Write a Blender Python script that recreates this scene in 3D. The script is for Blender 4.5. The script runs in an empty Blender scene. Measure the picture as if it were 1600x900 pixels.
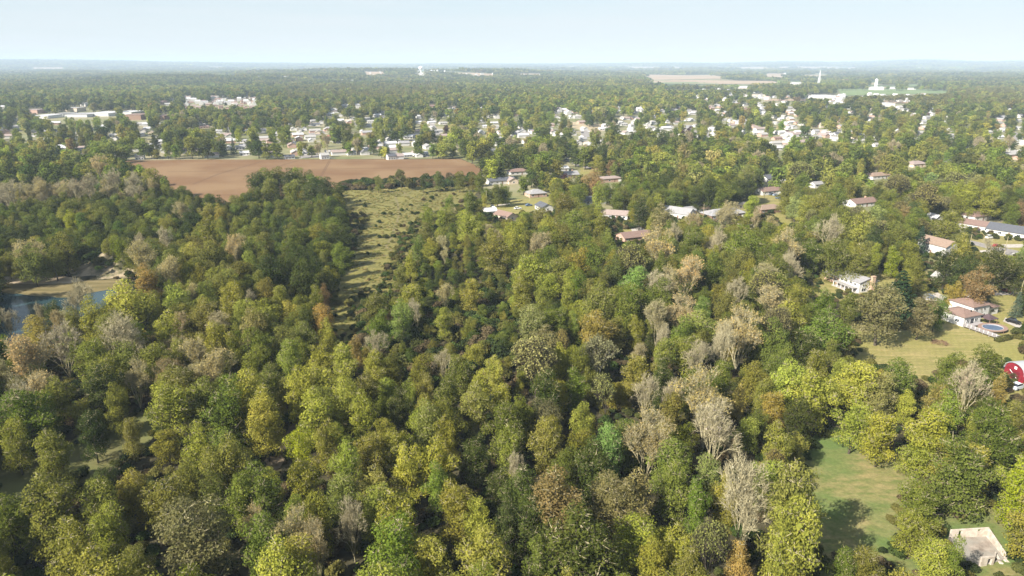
import bpy, bmesh, math, random
import numpy as np
from mathutils import Vector

SC = bpy.context.scene
COL = SC.collection
rng = np.random.default_rng(7)
random.seed(7)

# ------------------------------------------------------------------ camera
CAMH = 90.0
F = 1067.0                       # focal length in pixels of the 1600 wide frame
PITCH = math.radians(18.2)
SP, CP = math.sin(PITCH), math.cos(PITCH)
cam = bpy.data.cameras.new('camera')
cam.sensor_width = 36.0
cam.lens = 36.0 * F / 1600.0
cam.clip_start = 0.5
cam.clip_end = 120000.0
cam_o = bpy.data.objects.new('camera', cam)
cam_o.location = (0, 0, CAMH)
cam_o.rotation_euler = (math.radians(90) - PITCH, 0, 0)
COL.objects.link(cam_o)
SC.camera = cam_o

# ------------------------------------------------------------------ light
SUN_EL = math.radians(36)
SHADOW_AZ = math.radians(50)     # shadows fall this far right of straight ahead
to_sun = Vector((-math.sin(SHADOW_AZ) * math.cos(SUN_EL), -math.cos(SHADOW_AZ) * math.cos(SUN_EL), math.sin(SUN_EL)))
sun = bpy.data.lights.new('sun', 'SUN')
sun.energy = 5.0
sun.angle = math.radians(0.53)
sun.color = (1.0, 0.93, 0.82)
sun_o = bpy.data.objects.new('sun', sun)
sun_o.rotation_euler = to_sun.to_track_quat('Z', 'Y').to_euler()
sun_o.location = (-100, -100, 300)
COL.objects.link(sun_o)

W = bpy.data.worlds.new('World')
SC.world = W
W.use_nodes = True
nt = W.node_tree
nt.nodes.clear()
sky = nt.nodes.new('ShaderNodeTexSky')
sky.sky_type = 'NISHITA'
sky.sun_disc = False
sky.sun_elevation = SUN_EL
sky.sun_rotation = math.radians(180) + SHADOW_AZ
sky.altitude = 300
sky.air_density = 1.0
sky.dust_density = 0.25
sky.ozone_density = 1.6
# faint high cirrus mixed into the sky
tc = nt.nodes.new('ShaderNodeTexCoord')
mp = nt.nodes.new('ShaderNodeMapping')
mp.inputs['Scale'].default_value = (2.2, 2.2, 26.0)
mp.inputs['Rotation'].default_value = (0.0, 0.05, 0.4)
ns = nt.nodes.new('ShaderNodeTexNoise')
ns.inputs['Scale'].default_value = 1.6
ns.inputs['Detail'].default_value = 7.0
ns.inputs['Roughness'].default_value = 0.6
rp = nt.nodes.new('ShaderNodeValToRGB')
rp.color_ramp.elements[0].position = 0.30
rp.color_ramp.elements[1].position = 0.80
mx = nt.nodes.new('ShaderNodeMixRGB')
mx.inputs[2].default_value = (5.6, 6.1, 6.6, 1)
mlt = nt.nodes.new('ShaderNodeMath')
mlt.operation = 'MULTIPLY'
mlt.inputs[1].default_value = 0.55
bg = nt.nodes.new('ShaderNodeBackground')
bg.inputs['Strength'].default_value = 0.060
out = nt.nodes.new('ShaderNodeOutputWorld')
L = nt.links.new
L(tc.outputs['Generated'], mp.inputs['Vector'])
L(mp.outputs['Vector'], ns.inputs['Vector'])
L(ns.outputs['Fac'], rp.inputs['Fac'])
L(rp.outputs['Color'], mlt.inputs[0])
L(mlt.outputs[0], mx.inputs[0])
L(sky.outputs['Color'], mx.inputs[1])
# the pale haze veil that whitens a clear sky low down, all the way round
sx = nt.nodes.new('ShaderNodeSeparateXYZ')
vr = nt.nodes.new('ShaderNodeValToRGB')
vr.color_ramp.elements[0].position = 0.0; vr.color_ramp.elements[0].color = (0.545, 0.582, 0.610, 1)
vr.color_ramp.elements[1].position = 0.13; vr.color_ramp.elements[1].color = (0.425, 0.545, 0.610, 1)
vs = nt.nodes.new('ShaderNodeVectorMath'); vs.operation = 'SCALE'; vs.inputs['Scale'].default_value = 10.0
vm = nt.nodes.new('ShaderNodeMapRange'); vm.inputs['From Min'].default_value = 0.05; vm.inputs['From Max'].default_value = 0.6
vm.inputs['To Min'].default_value = 0.86; vm.inputs['To Max'].default_value = 0.0
vx = nt.nodes.new('ShaderNodeMixRGB')
L(tc.outputs['Generated'], sx.inputs[0]); L(sx.outputs['Z'], vr.inputs['Fac']); L(sx.outputs['Z'], vm.inputs['Value'])
L(vr.outputs['Color'], vs.inputs[0]); L(vs.outputs[0], vx.inputs[2]); L(mx.outputs['Color'], vx.inputs[1]); L(vm.outputs[0], vx.inputs[0])
cs = nt.nodes.new('ShaderNodeMath'); cs.operation = 'MULTIPLY'; cs.inputs[1].default_value = 0.5
cx_ = nt.nodes.new('ShaderNodeMixRGB'); cx_.inputs[2].default_value = (6.0, 6.25, 6.4, 1)
L(rp.outputs['Color'], cs.inputs[0]); L(cs.outputs[0], cx_.inputs[0]); L(vx.outputs['Color'], cx_.inputs[1])
L(cx_.outputs['Color'], bg.inputs['Color'])
L(bg.outputs[0], out.inputs['Surface'])

SC.view_settings.view_transform = 'Standard'
SC.view_settings.look = 'None'
SC.view_settings.exposure = 1.3
SC.view_settings.gamma = 1.0
SC.render.engine = 'CYCLES'
SC.cycles.max_bounces = 6
SC.cycles.diffuse_bounces = 3
SC.cycles.transmission_bounces = 3
SC.cycles.volume_bounces = 0
SC.cycles.use_denoising = True
HAZE_DENSITY = 1.0e-4

# ------------------------------------------------------------------ geometry helpers
def at(u, v, z=0.0):
    x = (u - 800.0) / F
    y = (v - 450.0) / F
    t = (CAMH - z) / (SP + y * CP)
    return np.array([x * t, t * (CP - y * SP), z])

def proj(p):
    p = np.asarray(p, float)
    x, y, z = p[..., 0], p[..., 1], p[..., 2] - CAMH
    d = y * CP - z * SP
    d = np.where(d < 1e-3, 1e-3, d)
    return 800 + F * x / d, 450 + F * (-y * SP - z * CP) / d, d

def smooth(x, a, b):
    t = np.clip((x - a) / (b - a), 0, 1)
    return t * t * (3 - 2 * t)

def terrain(x, y):
    x = np.asarray(x, float); y = np.asarray(y, float)
    r = np.hypot(x, y)
    az = np.degrees(np.arctan2(x, y))
    h = 34 * np.exp(-((y - 5200) / 1100) ** 2) * smooth(az, -26, -14) * (1 - smooth(az, -1, 6))
    h = h + 16 * np.exp(-((y - 3600) / 600) ** 2) * smooth(az, -34, -26) * (1 - smooth(az, -14, -8))
    w = 0.5 + 0.5 * np.sin(x * 0.0011 + 1.3) * np.sin(x * 0.00043 + y * 0.0002)
    side = smooth(az, 5, 32) * (0.8 + 0.25 * np.sin(az * 0.7)) + (1 - smooth(az, -36, -14)) * 0.95
    far = smooth(r, 9500, 17500)
    h = h + far * (46 + 22 * w + 78 * side)
    h = h + smooth(r, 2600, 5000) * 5 * np.sin(x * 0.0031 + 0.4) * np.sin(y * 0.0023)
    return h

def cast(u, v):
    """hit the terrain along the view ray of a pixel of the photograph"""
    x = (u - 800.0) / F
    y = (v - 450.0) / F
    d = np.array([x, CP - y * SP, -SP - y * CP])
    t = np.geomspace(300.0, 60000, 2200)
    P = d[None, :] * t[:, None]
    h = terrain(P[:, 0], P[:, 1])
    hit = np.nonzero(CAMH + P[:, 2] < h)[0]
    i = max(int(hit[0]) - 1, 0) if len(hit) else len(t) - 1
    return np.array([P[i, 0], P[i, 1], float(h[i])])

def in_poly(u, v, poly):
    u = np.asarray(u, float); v = np.asarray(v, float)
    res = np.zeros(u.shape, bool)
    n = len(poly)
    j = n - 1
    for i in range(n):
        xi, yi = poly[i]; xj, yj = poly[j]
        if yi != yj:
            c = ((yi > v) != (yj > v)) & (u < (xj - xi) * (v - yi) / (yj - yi) + xi)
            res ^= c
        j = i
    return res

# ------------------------------------------------------------------ object helpers
def link(o, parent=None):
    COL.objects.link(o)
    if parent is not None:
        o.parent = parent
    return o

def tag(o, label=None, cat=None, group=None, kind=None):
    if label: o['label'] = label
    if cat: o['category'] = cat
    if group: o['group'] = group
    if kind: o['kind'] = kind
    return o

def empty(name, loc, rz=0.0, label=None, cat=None, group=None, scale=None):
    o = bpy.data.objects.new(name, None)
    o.empty_display_size = 0.5
    o.location = loc
    o.rotation_euler = (0, 0, rz)
    if scale is not None: o.scale = scale
    link(o)
    return tag(o, label, cat, group)

def mesh_obj(name, me, parent=None):
    return link(bpy.data.objects.new(name, me), parent)

class MB:
    """collects shapes and links them as one mesh object"""
    def __init__(s):
        s.v = []; s.f = []; s.m = []
    def add(s, verts, faces, m=0):
        n = len(s.v)
        s.v += [tuple(map(float, p)) for p in verts]
        s.f += [tuple(i + n for i in f) for f in faces]
        s.m += [m] * len(faces)
    def box(s, x0, x1, y0, y1, z0, z1, m=0):
        p = [(x0,y0,z0),(x1,y0,z0),(x1,y1,z0),(x0,y1,z0),(x0,y0,z1),(x1,y0,z1),(x1,y1,z1),(x0,y1,z1)]
        s.add(p, [(3,2,1,0),(4,5,6,7),(0,1,5,4),(1,2,6,5),(2,3,7,6),(3,0,4,7)], m)
    def prism(s, pts, y0, y1, m=0):
        """outline in x,z pushed along y"""
        n = len(pts)
        v = [(x, y0, z) for x, z in pts] + [(x, y1, z) for x, z in pts]
        f = [tuple(range(n)), tuple(range(2 * n - 1, n - 1, -1))]
        f += [(i, n + i, n + (i + 1) % n, (i + 1) % n) for i in range(n)]
        s.add(v, f, m)
    def prismx(s, pts, x0, x1, m=0):
        """outline in y,z pushed along x"""
        n = len(pts)
        v = [(x0, y, z) for y, z in pts] + [(x1, y, z) for y, z in pts]
        f = [tuple(range(n - 1, -1, -1)), tuple(range(n, 2 * n))]
        f += [((i + 1) % n, n + (i + 1) % n, n + i, i) for i in range(n)]
        s.add(v, f, m)
    def tube(s, p0, p1, r0, r1, n=6, m=0, caps=False):
        p0 = np.array(p0, float); p1 = np.array(p1, float)
        d = p1 - p0; L_ = np.linalg.norm(d); d = d / max(L_, 1e-6)
        a = np.cross(d, [0, 0, 1.0])
        if np.linalg.norm(a) < 1e-3: a = np.array([1.0, 0, 0])
        a /= np.linalg.norm(a); b = np.cross(d, a)
        v = []
        for p, r in ((p0, r0), (p1, r1)):
            for k in range(n):
                t = 2 * math.pi * k / n
                v.append(p + r * (math.cos(t) * a + math.sin(t) * b))
        f = [(k, (k + 1) % n, n + (k + 1) % n, n + k) for k in range(n)]
        if caps: f += [tuple(range(n, 2 * n)), tuple(range(n - 1, -1, -1))]
        s.add(v, f, m)
    def mesh(s, name, mats, smooth_=False):
        me = bpy.data.meshes.new(name)
        me.from_pydata(s.v, [], s.f)
        for m in (mats if isinstance(mats, (list, tuple)) else [mats]):
            me.materials.append(m)
        me.polygons.foreach_set('material_index', s.m)
        if smooth_:
            me.polygons.foreach_set('use_smooth', [True] * len(s.f))
        me.update()
        return me
    def build(s, name, mats, parent=None, smooth_=False):
        return mesh_obj(name, s.mesh(name, mats, smooth_), parent)

def quads_mesh(name, V, tint, mats, extra=None):
    """V: (n,4,3) quads with a tint per quad; extra: an MB of solid shapes using material 1"""
    n = len(V)
    verts = V.reshape(-1, 3)
    faces = np.arange(4 * n).reshape(-1, 4)
    me = bpy.data.meshes.new(name)
    ev, ef = [], []
    if extra is not None:
        ev = extra.v; ef = [tuple(i + 4 * n for i in f) for f in extra.f]
    me.from_pydata(verts.tolist() + list(ev), [], faces.tolist() + ef)
    for m in mats: me.materials.append(m)
    mi = np.zeros(n + len(ef), np.int32); mi[n:] = len(mats) - 1
    me.polygons.foreach_set('material_index', mi)
    a = me.attributes.new('clump', 'FLOAT', 'FACE')
    tt = np.zeros(n + len(ef), np.float32); tt[:n] = tint
    a.data.foreach_set('value', tt)
    me.update()
    return me

# ------------------------------------------------------------------ materials
def new_mat(name):
    m = bpy.data.materials.new(name)
    m.use_nodes = True
    t = m.node_tree
    t.nodes.clear()
    o = t.nodes.new('ShaderNodeOutputMaterial')
    return m, t, o

def noise_mat(name, c1, c2, scale=0.4, rough=0.9, detail=6, c3=None, scale3=0.05, spec=0.2, bump=0.0, p0=0.35, p1=0.65, stretch=None, grain=0.0, mow=None):
    """two colours broken up by noise in world position, a third in large patches"""
    m, t, o = new_mat(name)
    b = t.nodes.new('ShaderNodeBsdfPrincipled')
    g = t.nodes.new('ShaderNodeNewGeometry')
    n = t.nodes.new('ShaderNodeTexNoise'); n.inputs['Scale'].default_value = scale; n.inputs['Detail'].default_value = detail
    n.inputs['Roughness'].default_value = 0.65
    r = t.nodes.new('ShaderNodeValToRGB')
    r.color_ramp.elements[0].position = p0; r.color_ramp.elements[0].color = (*c1, 1)
    r.color_ramp.elements[1].position = p1; r.color_ramp.elements[1].color = (*c2, 1)
    src = g.outputs['Position']
    if stretch is not None:
        mp = t.nodes.new('ShaderNodeMapping')
        mp.inputs['Rotation'].default_value = (0, 0, stretch[0])
        mp.inputs['Scale'].default_value = (stretch[1], stretch[2], 1)
        t.links.new(src, mp.inputs['Vector']); src = mp.outputs['Vector']
    t.links.new(src, n.inputs['Vector'])
    t.links.new(n.outputs['Fac'], r.inputs['Fac'])
    col = r.outputs['Color']
    if c3 is not None:
        n3 = t.nodes.new('ShaderNodeTexNoise'); n3.inputs['Scale'].default_value = scale3; n3.inputs['Detail'].default_value = 5
        r3 = t.nodes.new('ShaderNodeValToRGB')
        r3.color_ramp.elements[0].position = 0.42; r3.color_ramp.elements[1].position = 0.62
        x = t.nodes.new('ShaderNodeMixRGB'); x.inputs[2].default_value = (*c3, 1)
        t.links.new(g.outputs['Position'], n3.inputs['Vector'])
        t.links.new(n3.outputs['Fac'], r3.inputs['Fac'])
        t.links.new(r3.outputs['Color'], x.inputs[0]); t.links.new(col, x.inputs[1]); col = x.outputs['Color']
    if grain > 0:
        ng = t.nodes.new('ShaderNodeTexNoise'); ng.inputs['Scale'].default_value = 1.3; ng.inputs['Detail'].default_value = 5; ng.inputs['Roughness'].default_value = 0.75
        rg = t.nodes.new('ShaderNodeMapRange'); rg.inputs['From Min'].default_value = 0.3; rg.inputs['From Max'].default_value = 0.7
        rg.inputs['To Min'].default_value = 1 - grain; rg.inputs['To Max'].default_value = 1 + grain
        xg = t.nodes.new('ShaderNodeVectorMath'); xg.operation = 'SCALE'
        t.links.new(g.outputs['Position'], ng.inputs['Vector']); t.links.new(ng.outputs['Fac'], rg.inputs['Value'])
        fac = rg.outputs[0]
        if mow is not None:
            mm = t.nodes.new('ShaderNodeMapping'); mm.inputs['Rotation'].default_value = (0, 0, mow)
            wv = t.nodes.new('ShaderNodeTexWave'); wv.inputs['Scale'].default_value = 0.16; wv.inputs['Distortion'].default_value = 2.2; wv.inputs['Detail'].default_value = 3; wv.inputs['Detail Scale'].default_value = 0.6
            mwr = t.nodes.new('ShaderNodeMapRange'); mwr.inputs['To Min'].default_value = 0.965; mwr.inputs['To Max'].default_value = 1.03
            mul = t.nodes.new('ShaderNodeMath'); mul.operation = 'MULTIPLY'
            t.links.new(g.outputs['Position'], mm.inputs['Vector']); t.links.new(mm.outputs['Vector'], wv.inputs['Vector'])
            t.links.new(wv.outputs['Fac'], mwr.inputs['Value']); t.links.new(mwr.outputs[0], mul.inputs[0]); t.links.new(fac, mul.inputs[1]); fac = mul.outputs[0]
        t.links.new(col, xg.inputs[0]); t.links.new(fac, xg.inputs['Scale']); col = xg.outputs[0]
    t.links.new(col, b.inputs['Base Color'])
    b.inputs['Roughness'].default_value = rough
    b.inputs['Specular IOR Level'].default_value = spec
    if bump > 0:
        bp = t.nodes.new('ShaderNodeBump'); bp.inputs['Strength'].default_value = bump; bp.inputs['Distance'].default_value = 0.3
        t.links.new(n.outputs['Fac'], bp.inputs['Height']); t.links.new(bp.outputs['Normal'], b.inputs['Normal'])
    t.links.new(b.outputs[0], o.inputs['Surface'])
    return m

def leaf_mat(name='foliage'):
    m, t, o = new_mat(name)
    at_ = t.nodes.new('ShaderNodeAttribute'); at_.attribute_type = 'INSTANCER'; at_.attribute_name = 'leaf_tint'
    cl = t.nodes.new('ShaderNodeAttribute'); cl.attribute_type = 'GEOMETRY'; cl.attribute_name = 'clump'
    hs = t.nodes.new('ShaderNodeHueSaturation')
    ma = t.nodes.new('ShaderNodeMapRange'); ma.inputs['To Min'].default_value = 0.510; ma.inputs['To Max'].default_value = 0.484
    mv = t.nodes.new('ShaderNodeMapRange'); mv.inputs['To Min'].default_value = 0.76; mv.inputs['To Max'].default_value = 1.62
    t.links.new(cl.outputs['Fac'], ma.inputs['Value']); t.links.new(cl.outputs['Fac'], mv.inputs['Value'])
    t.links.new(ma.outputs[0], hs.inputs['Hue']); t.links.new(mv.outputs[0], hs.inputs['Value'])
    t.links.new(at_.outputs['Color'], hs.inputs['Color'])
    d = t.nodes.new('ShaderNodeBsdfDiffuse')
    tr = t.nodes.new('ShaderNodeBsdfTranslucent')
    mxs = t.nodes.new('ShaderNodeMixShader'); mxs.inputs[0].default_value = 0.42
    t.links.new(hs.outputs[0], d.inputs['Color']); t.links.new(hs.outputs[0], tr.inputs['Color'])
    t.links.new(d.outputs[0], mxs.inputs[1]); t.links.new(tr.outputs[0], mxs.inputs[2])
    t.links.new(mxs.outputs[0], o.inputs['Surface'])
    return m

M_LEAF = leaf_mat()
M_BARK = noise_mat('bark', (0.045, 0.038, 0.028), (0.095, 0.08, 0.06), 3.0)
M_BARE = noise_mat('weathered_bark', (0.25, 0.22, 0.125), (0.42, 0.375, 0.235), 1.5)
M_WHITEBARK = noise_mat('pale_bark', (0.42, 0.40, 0.36), (0.62, 0.60, 0.55), 2.0)
M_FLOOR = noise_mat('woodland_floor', (0.035, 0.032, 0.018), (0.085, 0.078, 0.04), 0.35, c3=(0.055, 0.065, 0.025), scale3=0.03)
M_RES = noise_mat('suburban_grass', (0.10, 0.125, 0.045), (0.20, 0.185, 0.085), 0.05, c3=(0.24, 0.215, 0.13), scale3=0.012)
M_FIELD = noise_mat('ploughed_soil', (0.128, 0.068, 0.030), (0.178, 0.102, 0.047), 0.16, c3=(0.198, 0.125, 0.062), scale3=0.014, detail=9, stretch=(0.38, 0.06, 2.4), grain=.16, mow=1.2)
M_MEADOW = noise_mat('meadow_grass', (0.085, 0.088, 0.024), (0.20, 0.172, 0.058), 0.30, c3=(0.165, 0.15, 0.042), scale3=0.06, p0=0.36, p1=0.64, detail=9, bump=0.3, grain=.3)
M_LAWN = noise_mat('dry_lawn', (0.155, 0.155, 0.045), (0.29, 0.235, 0.10), 0.22, c3=(0.21, 0.195, 0.06), scale3=0.035, p0=0.36, p1=0.64, detail=9, stretch=(0.42, 0.35, 2.6), grain=.22, mow=0.45)
M_GREENLAWN = noise_mat('green_lawn', (0.105, 0.130, 0.036), (0.245, 0.20, 0.088), 0.25, c3=(0.095, 0.14, 0.038), scale3=0.05, p0=0.36, p1=0.64, detail=9, stretch=(-0.55, 0.7, 1.7), grain=.24, mow=-0.6)
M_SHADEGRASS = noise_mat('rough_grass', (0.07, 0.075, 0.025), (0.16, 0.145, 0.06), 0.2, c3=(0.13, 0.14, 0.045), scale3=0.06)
M_SAND = noise_mat('sand', (0.29, 0.23, 0.155), (0.40, 0.33, 0.24), 0.15, stretch=(0.1, 0.4, 2))
M_SHORE = noise_mat('weedy_shore', (0.10, 0.085, 0.032), (0.19, 0.15, 0.07), 0.12, stretch=(0.1, 0.4, 2.5))
M_BANK = noise_mat('eroded_bank', (0.10, 0.095, 0.045), (0.36, 0.29, 0.195), 0.16, p0=0.40, p1=0.56, detail=8)
M_ROAD = noise_mat('asphalt', (0.20, 0.185, 0.175), (0.27, 0.25, 0.235), 0.5)
M_CONC = noise_mat('concrete', (0.33, 0.30, 0.27), (0.45, 0.415, 0.375), 0.7)
M_FARTAN = noise_mat('stubble', (0.27, 0.195, 0.125), (0.36, 0.27, 0.185), 0.004)
M_FARGREEN = noise_mat('crop', (0.12, 0.17, 0.06), (0.16, 0.20, 0.08), 0.01)

def flat(name, c, rough=0.8, var=0.12, scale=1.2, spec=0.3):
    lo = tuple(x * (1 - var) for x in c); hi = tuple(min(1, x * (1 + var)) for x in c)
    return noise_mat(name, lo, hi, scale, rough, spec=spec)
WALLC = dict(white=flat('white_siding', (0.53, 0.52, 0.50), var=0.05), brick=flat('pinkish_brick', (0.42, 0.28, 0.22)),
             tan=flat('tan_siding', (0.55, 0.46, 0.36)), grey=flat('grey_siding', (0.48, 0.48, 0.48)), brown=flat('brown_siding', (0.22, 0.14, 0.10)),
             red=flat('red_brick', (0.33, 0.13, 0.09)))
ROOFC = dict(grey=flat('grey_shingle', (0.26, 0.255, 0.26)), dark=flat('dark_shingle', (0.085, 0.09, 0.105)), brown=flat('brown_shingle', (0.20, 0.135, 0.11)),
             redbrown=flat('red_brown_shingle', (0.19, 0.128, 0.108)), orange=flat('orange_shingle', (0.235, 0.17, 0.13)), tan=flat('tan_shingle', (0.42, 0.36, 0.29)),
             white=flat('white_roof', (0.44, 0.44, 0.45), var=0.06), pink=flat('pinkish_shingle', (0.27, 0.215, 0.195)), red=flat('red_roof', (0.50, 0.05, 0.05)),
             pale=flat('pale_shingle', (0.31, 0.30, 0.285)))
M_GLASS = flat('window_glass', (0.03, 0.035, 0.045), rough=0.08, spec=0.6)
M_DARK = flat('dark_opening', (0.012, 0.012, 0.012))
M_TRIM = flat('white_trim', (0.78, 0.78, 0.76), var=0.04)
M_DOOR = flat('door_paint', (0.20, 0.12, 0.09))
M_CHIM = flat('chimney_brick', (0.45, 0.31, 0.22))

# water
def water_mat():
    m, t, o = new_mat('pond_water')
    b = t.nodes.new('ShaderNodeBsdfPrincipled')
    g = t.nodes.new('ShaderNodeNewGeometry')
    n = t.nodes.new('ShaderNodeTexNoise'); n.inputs['Scale'].default_value = 0.03; n.inputs['Detail'].default_value = 3
    r = t.nodes.new('ShaderNodeValToRGB')
    r.color_ramp.elements[0].position = 0.35; r.color_ramp.elements[0].color = (0.020, 0.042, 0.050, 1)
    r.color_ramp.elements[1].position = 0.7; r.color_ramp.elements[1].color = (0.032, 0.060, 0.068, 1)
    n2 = t.nodes.new('ShaderNodeTexNoise'); n2.inputs['Scale'].default_value = 0.8; n2.inputs['Detail'].default_value = 3
    bp = t.nodes.new('ShaderNodeBump'); bp.inputs['Strength'].default_value = 0.12; bp.inputs['Distance'].default_value = 0.2
    t.links.new(g.outputs['Position'], n.inputs['Vector']); t.links.new(g.outputs['Position'], n2.inputs['Vector'])
    t.links.new(n.outputs['Fac'], r.inputs['Fac']); t.links.new(r.outputs['Color'], b.inputs['Base Color'])
    t.links.new(n2.outputs['Fac'], bp.inputs['Height']); t.links.new(bp.outputs['Normal'], b.inputs['Normal'])
    b.inputs['Roughness'].default_value = 0.08
    b.inputs['IOR'].default_value = 1.33; b.inputs['Specular IOR Level'].default_value = 0.2
    t.links.new(b.outputs[0], o.inputs['Surface'])
    return m
M_WATER = water_mat()

# ------------------------------------------------------------------ ground and sheets
def build_ground():
    radii = np.concatenate([[0.0], np.geomspace(40, 55000, 150)])
    nseg = 240
    V = [(0, 0, 0)]
    for r in radii[1:]:
        for k in range(nseg):
            a = 2 * math.pi * k / nseg
            x, y = r * math.sin(a), r * math.cos(a)
            V.append((x, y, 0.0))
    P = np.array(V)
    P[:, 2] = np.where(P[:, 1] > 1000, terrain(P[:, 0], P[:, 1]), 0.0) if True else 0
    Fc = [(0, 1 + (k + 1) % nseg, 1 + k) for k in range(nseg)]
    for i in range(len(radii) - 2):
        a0 = 1 + i * nseg; a1 = 1 + (i + 1) * nseg
        Fc += [(a0 + k, a0 + (k + 1) % nseg, a1 + (k + 1) % nseg, a1 + k) for k in range(nseg)]
    me = bpy.data.meshes.new('ground')
    me.from_pydata(P.tolist(), [], Fc)
    # woodland floor that turns to open country far away
    m, t, o = new_mat('open_country')
    b = t.nodes.new('ShaderNodeBsdfPrincipled'); b.inputs['Roughness'].default_value = 0.95; b.inputs['Specular IOR Level'].default_value = 0.1
    g = t.nodes.new('ShaderNodeNewGeometry')
    n1 = t.nodes.new('ShaderNodeTexNoise'); n1.inputs['Scale'].default_value = 0.35; n1.inputs['Detail'].default_value = 6
    r1 = t.nodes.new('ShaderNodeValToRGB')
    r1.color_ramp.elements[0].position = 0.35; r1.color_ramp.elements[0].color = (0.035, 0.032, 0.018, 1)
    r1.color_ramp.elements[1].position = 0.65; r1.color_ramp.elements[1].color = (0.085, 0.075, 0.04, 1)
    n2 = t.nodes.new('ShaderNodeTexNoise'); n2.inputs['Scale'].default_value = 0.0022; n2.inputs['Detail'].default_value = 6
    r2 = t.nodes.new('ShaderNodeValToRGB')
    e = r2.color_ramp.elements
    e[0].position = 0.38; e[0].color = (0.045, 0.07, 0.028, 1)
    e[1].position = 0.66; e[1].color = (0.38, 0.30, 0.20, 1)
    k = e.new(0.52); k.color = (0.12, 0.14, 0.055, 1)
    ln = t.nodes.new('ShaderNodeVectorMath'); ln.operation = 'LENGTH'
    mr = t.nodes.new('ShaderNodeMapRange'); mr.inputs['From Min'].default_value = 1400; mr.inputs['From Max'].default_value = 2600
    x = t.nodes.new('ShaderNodeMixRGB')
    for n in (n1, n2): t.links.new(g.outputs['Position'], n.inputs['Vector'])
    t.links.new(n1.outputs['Fac'], r1.inputs['Fac']); t.links.new(n2.outputs['Fac'], r2.inputs['Fac'])
    t.links.new(g.outputs['Position'], ln.inputs[0]); t.links.new(ln.outputs['Value'], mr.inputs['Value'])
    t.links.new(mr.outputs[0], x.inputs[0]); t.links.new(r1.outputs['Color'], x.inputs[1]); t.links.new(r2.outputs['Color'], x.inputs[2])
    t.links.new(x.outputs['Color'], b.inputs['Base Color'])
    t.links.new(b.outputs[0], o.inputs['Surface'])
    me.materials.append(m)
    o_ = mesh_obj('ground', me)
    tag(o_, kind='structure')
build_ground()

def sheet(name, px, z, mat, rough_edge=0.0, label=None):
    """a flat sheet whose outline is given where it lies in the photograph"""
    pts = [at(u, v, z) for u, v in px]
    out_ = []
    n = len(pts)
    rr = random.Random(name + str(px[0]))
    for i in range(n):
        a, b = pts[i], pts[(i + 1) % n]
        L_ = np.linalg.norm(b - a)
        k = max(1, min(24, int(L_ / 4))) if rough_edge > 0 else 1
        d = (b - a) / max(L_, 1e-6)
        nrm = np.array([-d[1], d[0], 0])
        for j in range(k):
            s = j / k
            off = 0 if j == 0 else rr.uniform(-1, 1) * rough_edge
            out_.append(a + (b - a) * s + nrm * off)
    bm = bmesh.new()
    vs = [bm.verts.new(p) for p in out_]
    f = bm.faces.new(vs)
    bm.normal_update()
    if f.normal.z < 0: f.normal_flip()
    bmesh.ops.triangulate(bm, faces=[f])
    me = bpy.data.meshes.new(name)
    bm.to_mesh(me); bm.free()
    me.materials.append(mat)
    o = mesh_obj(name, me)
    tag(o, label=label, kind='structure')
    return o

FIELD_PX = [(170,262),(200,251),(300,249.5),(720,248.5),(752,262),(750,288),(540,296),(500,310),(400,312),(330,318),(240,296)]
FIELD_NOBASE = [(170,262),(200,251),(300,249.5),(720,248.5),(752,262),(750,286),(540,294),(505,290),(500,281),(400,283),(385,305),(330,312),(240,296)]
MEADOW_PX = [(522,302),(545,295),(752,287),(742,310),(720,345),(690,380),(660,420),(640,450),(600,470),(560,500),(540,560),(505,580),(510,520),(500,470),(528,400),(548,350)]
sheet('residential_ground', [(-600,300),(0,268),(170,257),(200,250.5),(720,247.5),(752,262),(762,350),(1000,372),(1190,352),(1280,412),(1400,432),(1470,420),(1500,480),(1700,480),(2100,420),(1900,160),(1600,140),(0,140),(-350,160)], 0.03, M_RES)
sheet('ploughed_field', FIELD_PX, 0.08, M_FIELD, 1.2)
sheet('meadow', MEADOW_PX, 0.06, M_MEADOW, 1.5)
sheet('grass_strip', [(545,293),(752,285),(752,291),(545,299)], 0.10, M_LAWN, 0.6)
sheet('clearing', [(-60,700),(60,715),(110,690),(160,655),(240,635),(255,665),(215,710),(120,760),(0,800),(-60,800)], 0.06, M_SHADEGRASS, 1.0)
sheet('dirt_lane', [(395,745),(430,700),(455,660),(475,655),(450,705),(420,755)], 0.06, noise_mat('dirt', (0.11, 0.085, 0.055), (0.2, 0.16, 0.11), 0.3), 0.6)
sheet('lawn', [(1296,520),(1322,500),(1400,488),(1480,478),(1640,480),(1700,560),(1640,600),(1560,640),(1480,625),(1400,640),(1330,600),(1330,550)], 0.06, M_LAWN, 0.8)
sheet('lawn', [(1290,668),(1330,672),(1420,695),(1560,690),(1640,700),(1660,800),(1600,900),(1300,930),(1200,900),(1215,800),(1235,735),(1262,690)], 0.06, M_GREENLAWN, 0.8)
sheet('lawn', [(1262,452),(1285,425),(1345,418),(1410,416),(1480,430),(1500,462),(1430,475),(1400,470),(1350,478),(1290,470)], 0.07, M_LAWN, 0.8)
sheet('lawn', [(1480,452),(1545,440),(1640,430),(1700,480),(1640,482),(1550,480)], 0.065, M_LAWN, 0.8)
sheet('lawn', [(1490,365),(1545,358),(1640,372),(1680,410),(1600,420),(1540,410),(1500,390)], 0.07, M_LAWN, 0.8)
sheet('lawn', [(1110,333),(1130,318),(1195,300),(1250,318),(1245,352),(1190,352),(1140,348)], 0.06, M_LAWN, 0.8)
sheet('lawn', [(955,352),(990,340),(1010,350),(1015,372),(960,372)], 0.06, M_LAWN, 0.8)
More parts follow.
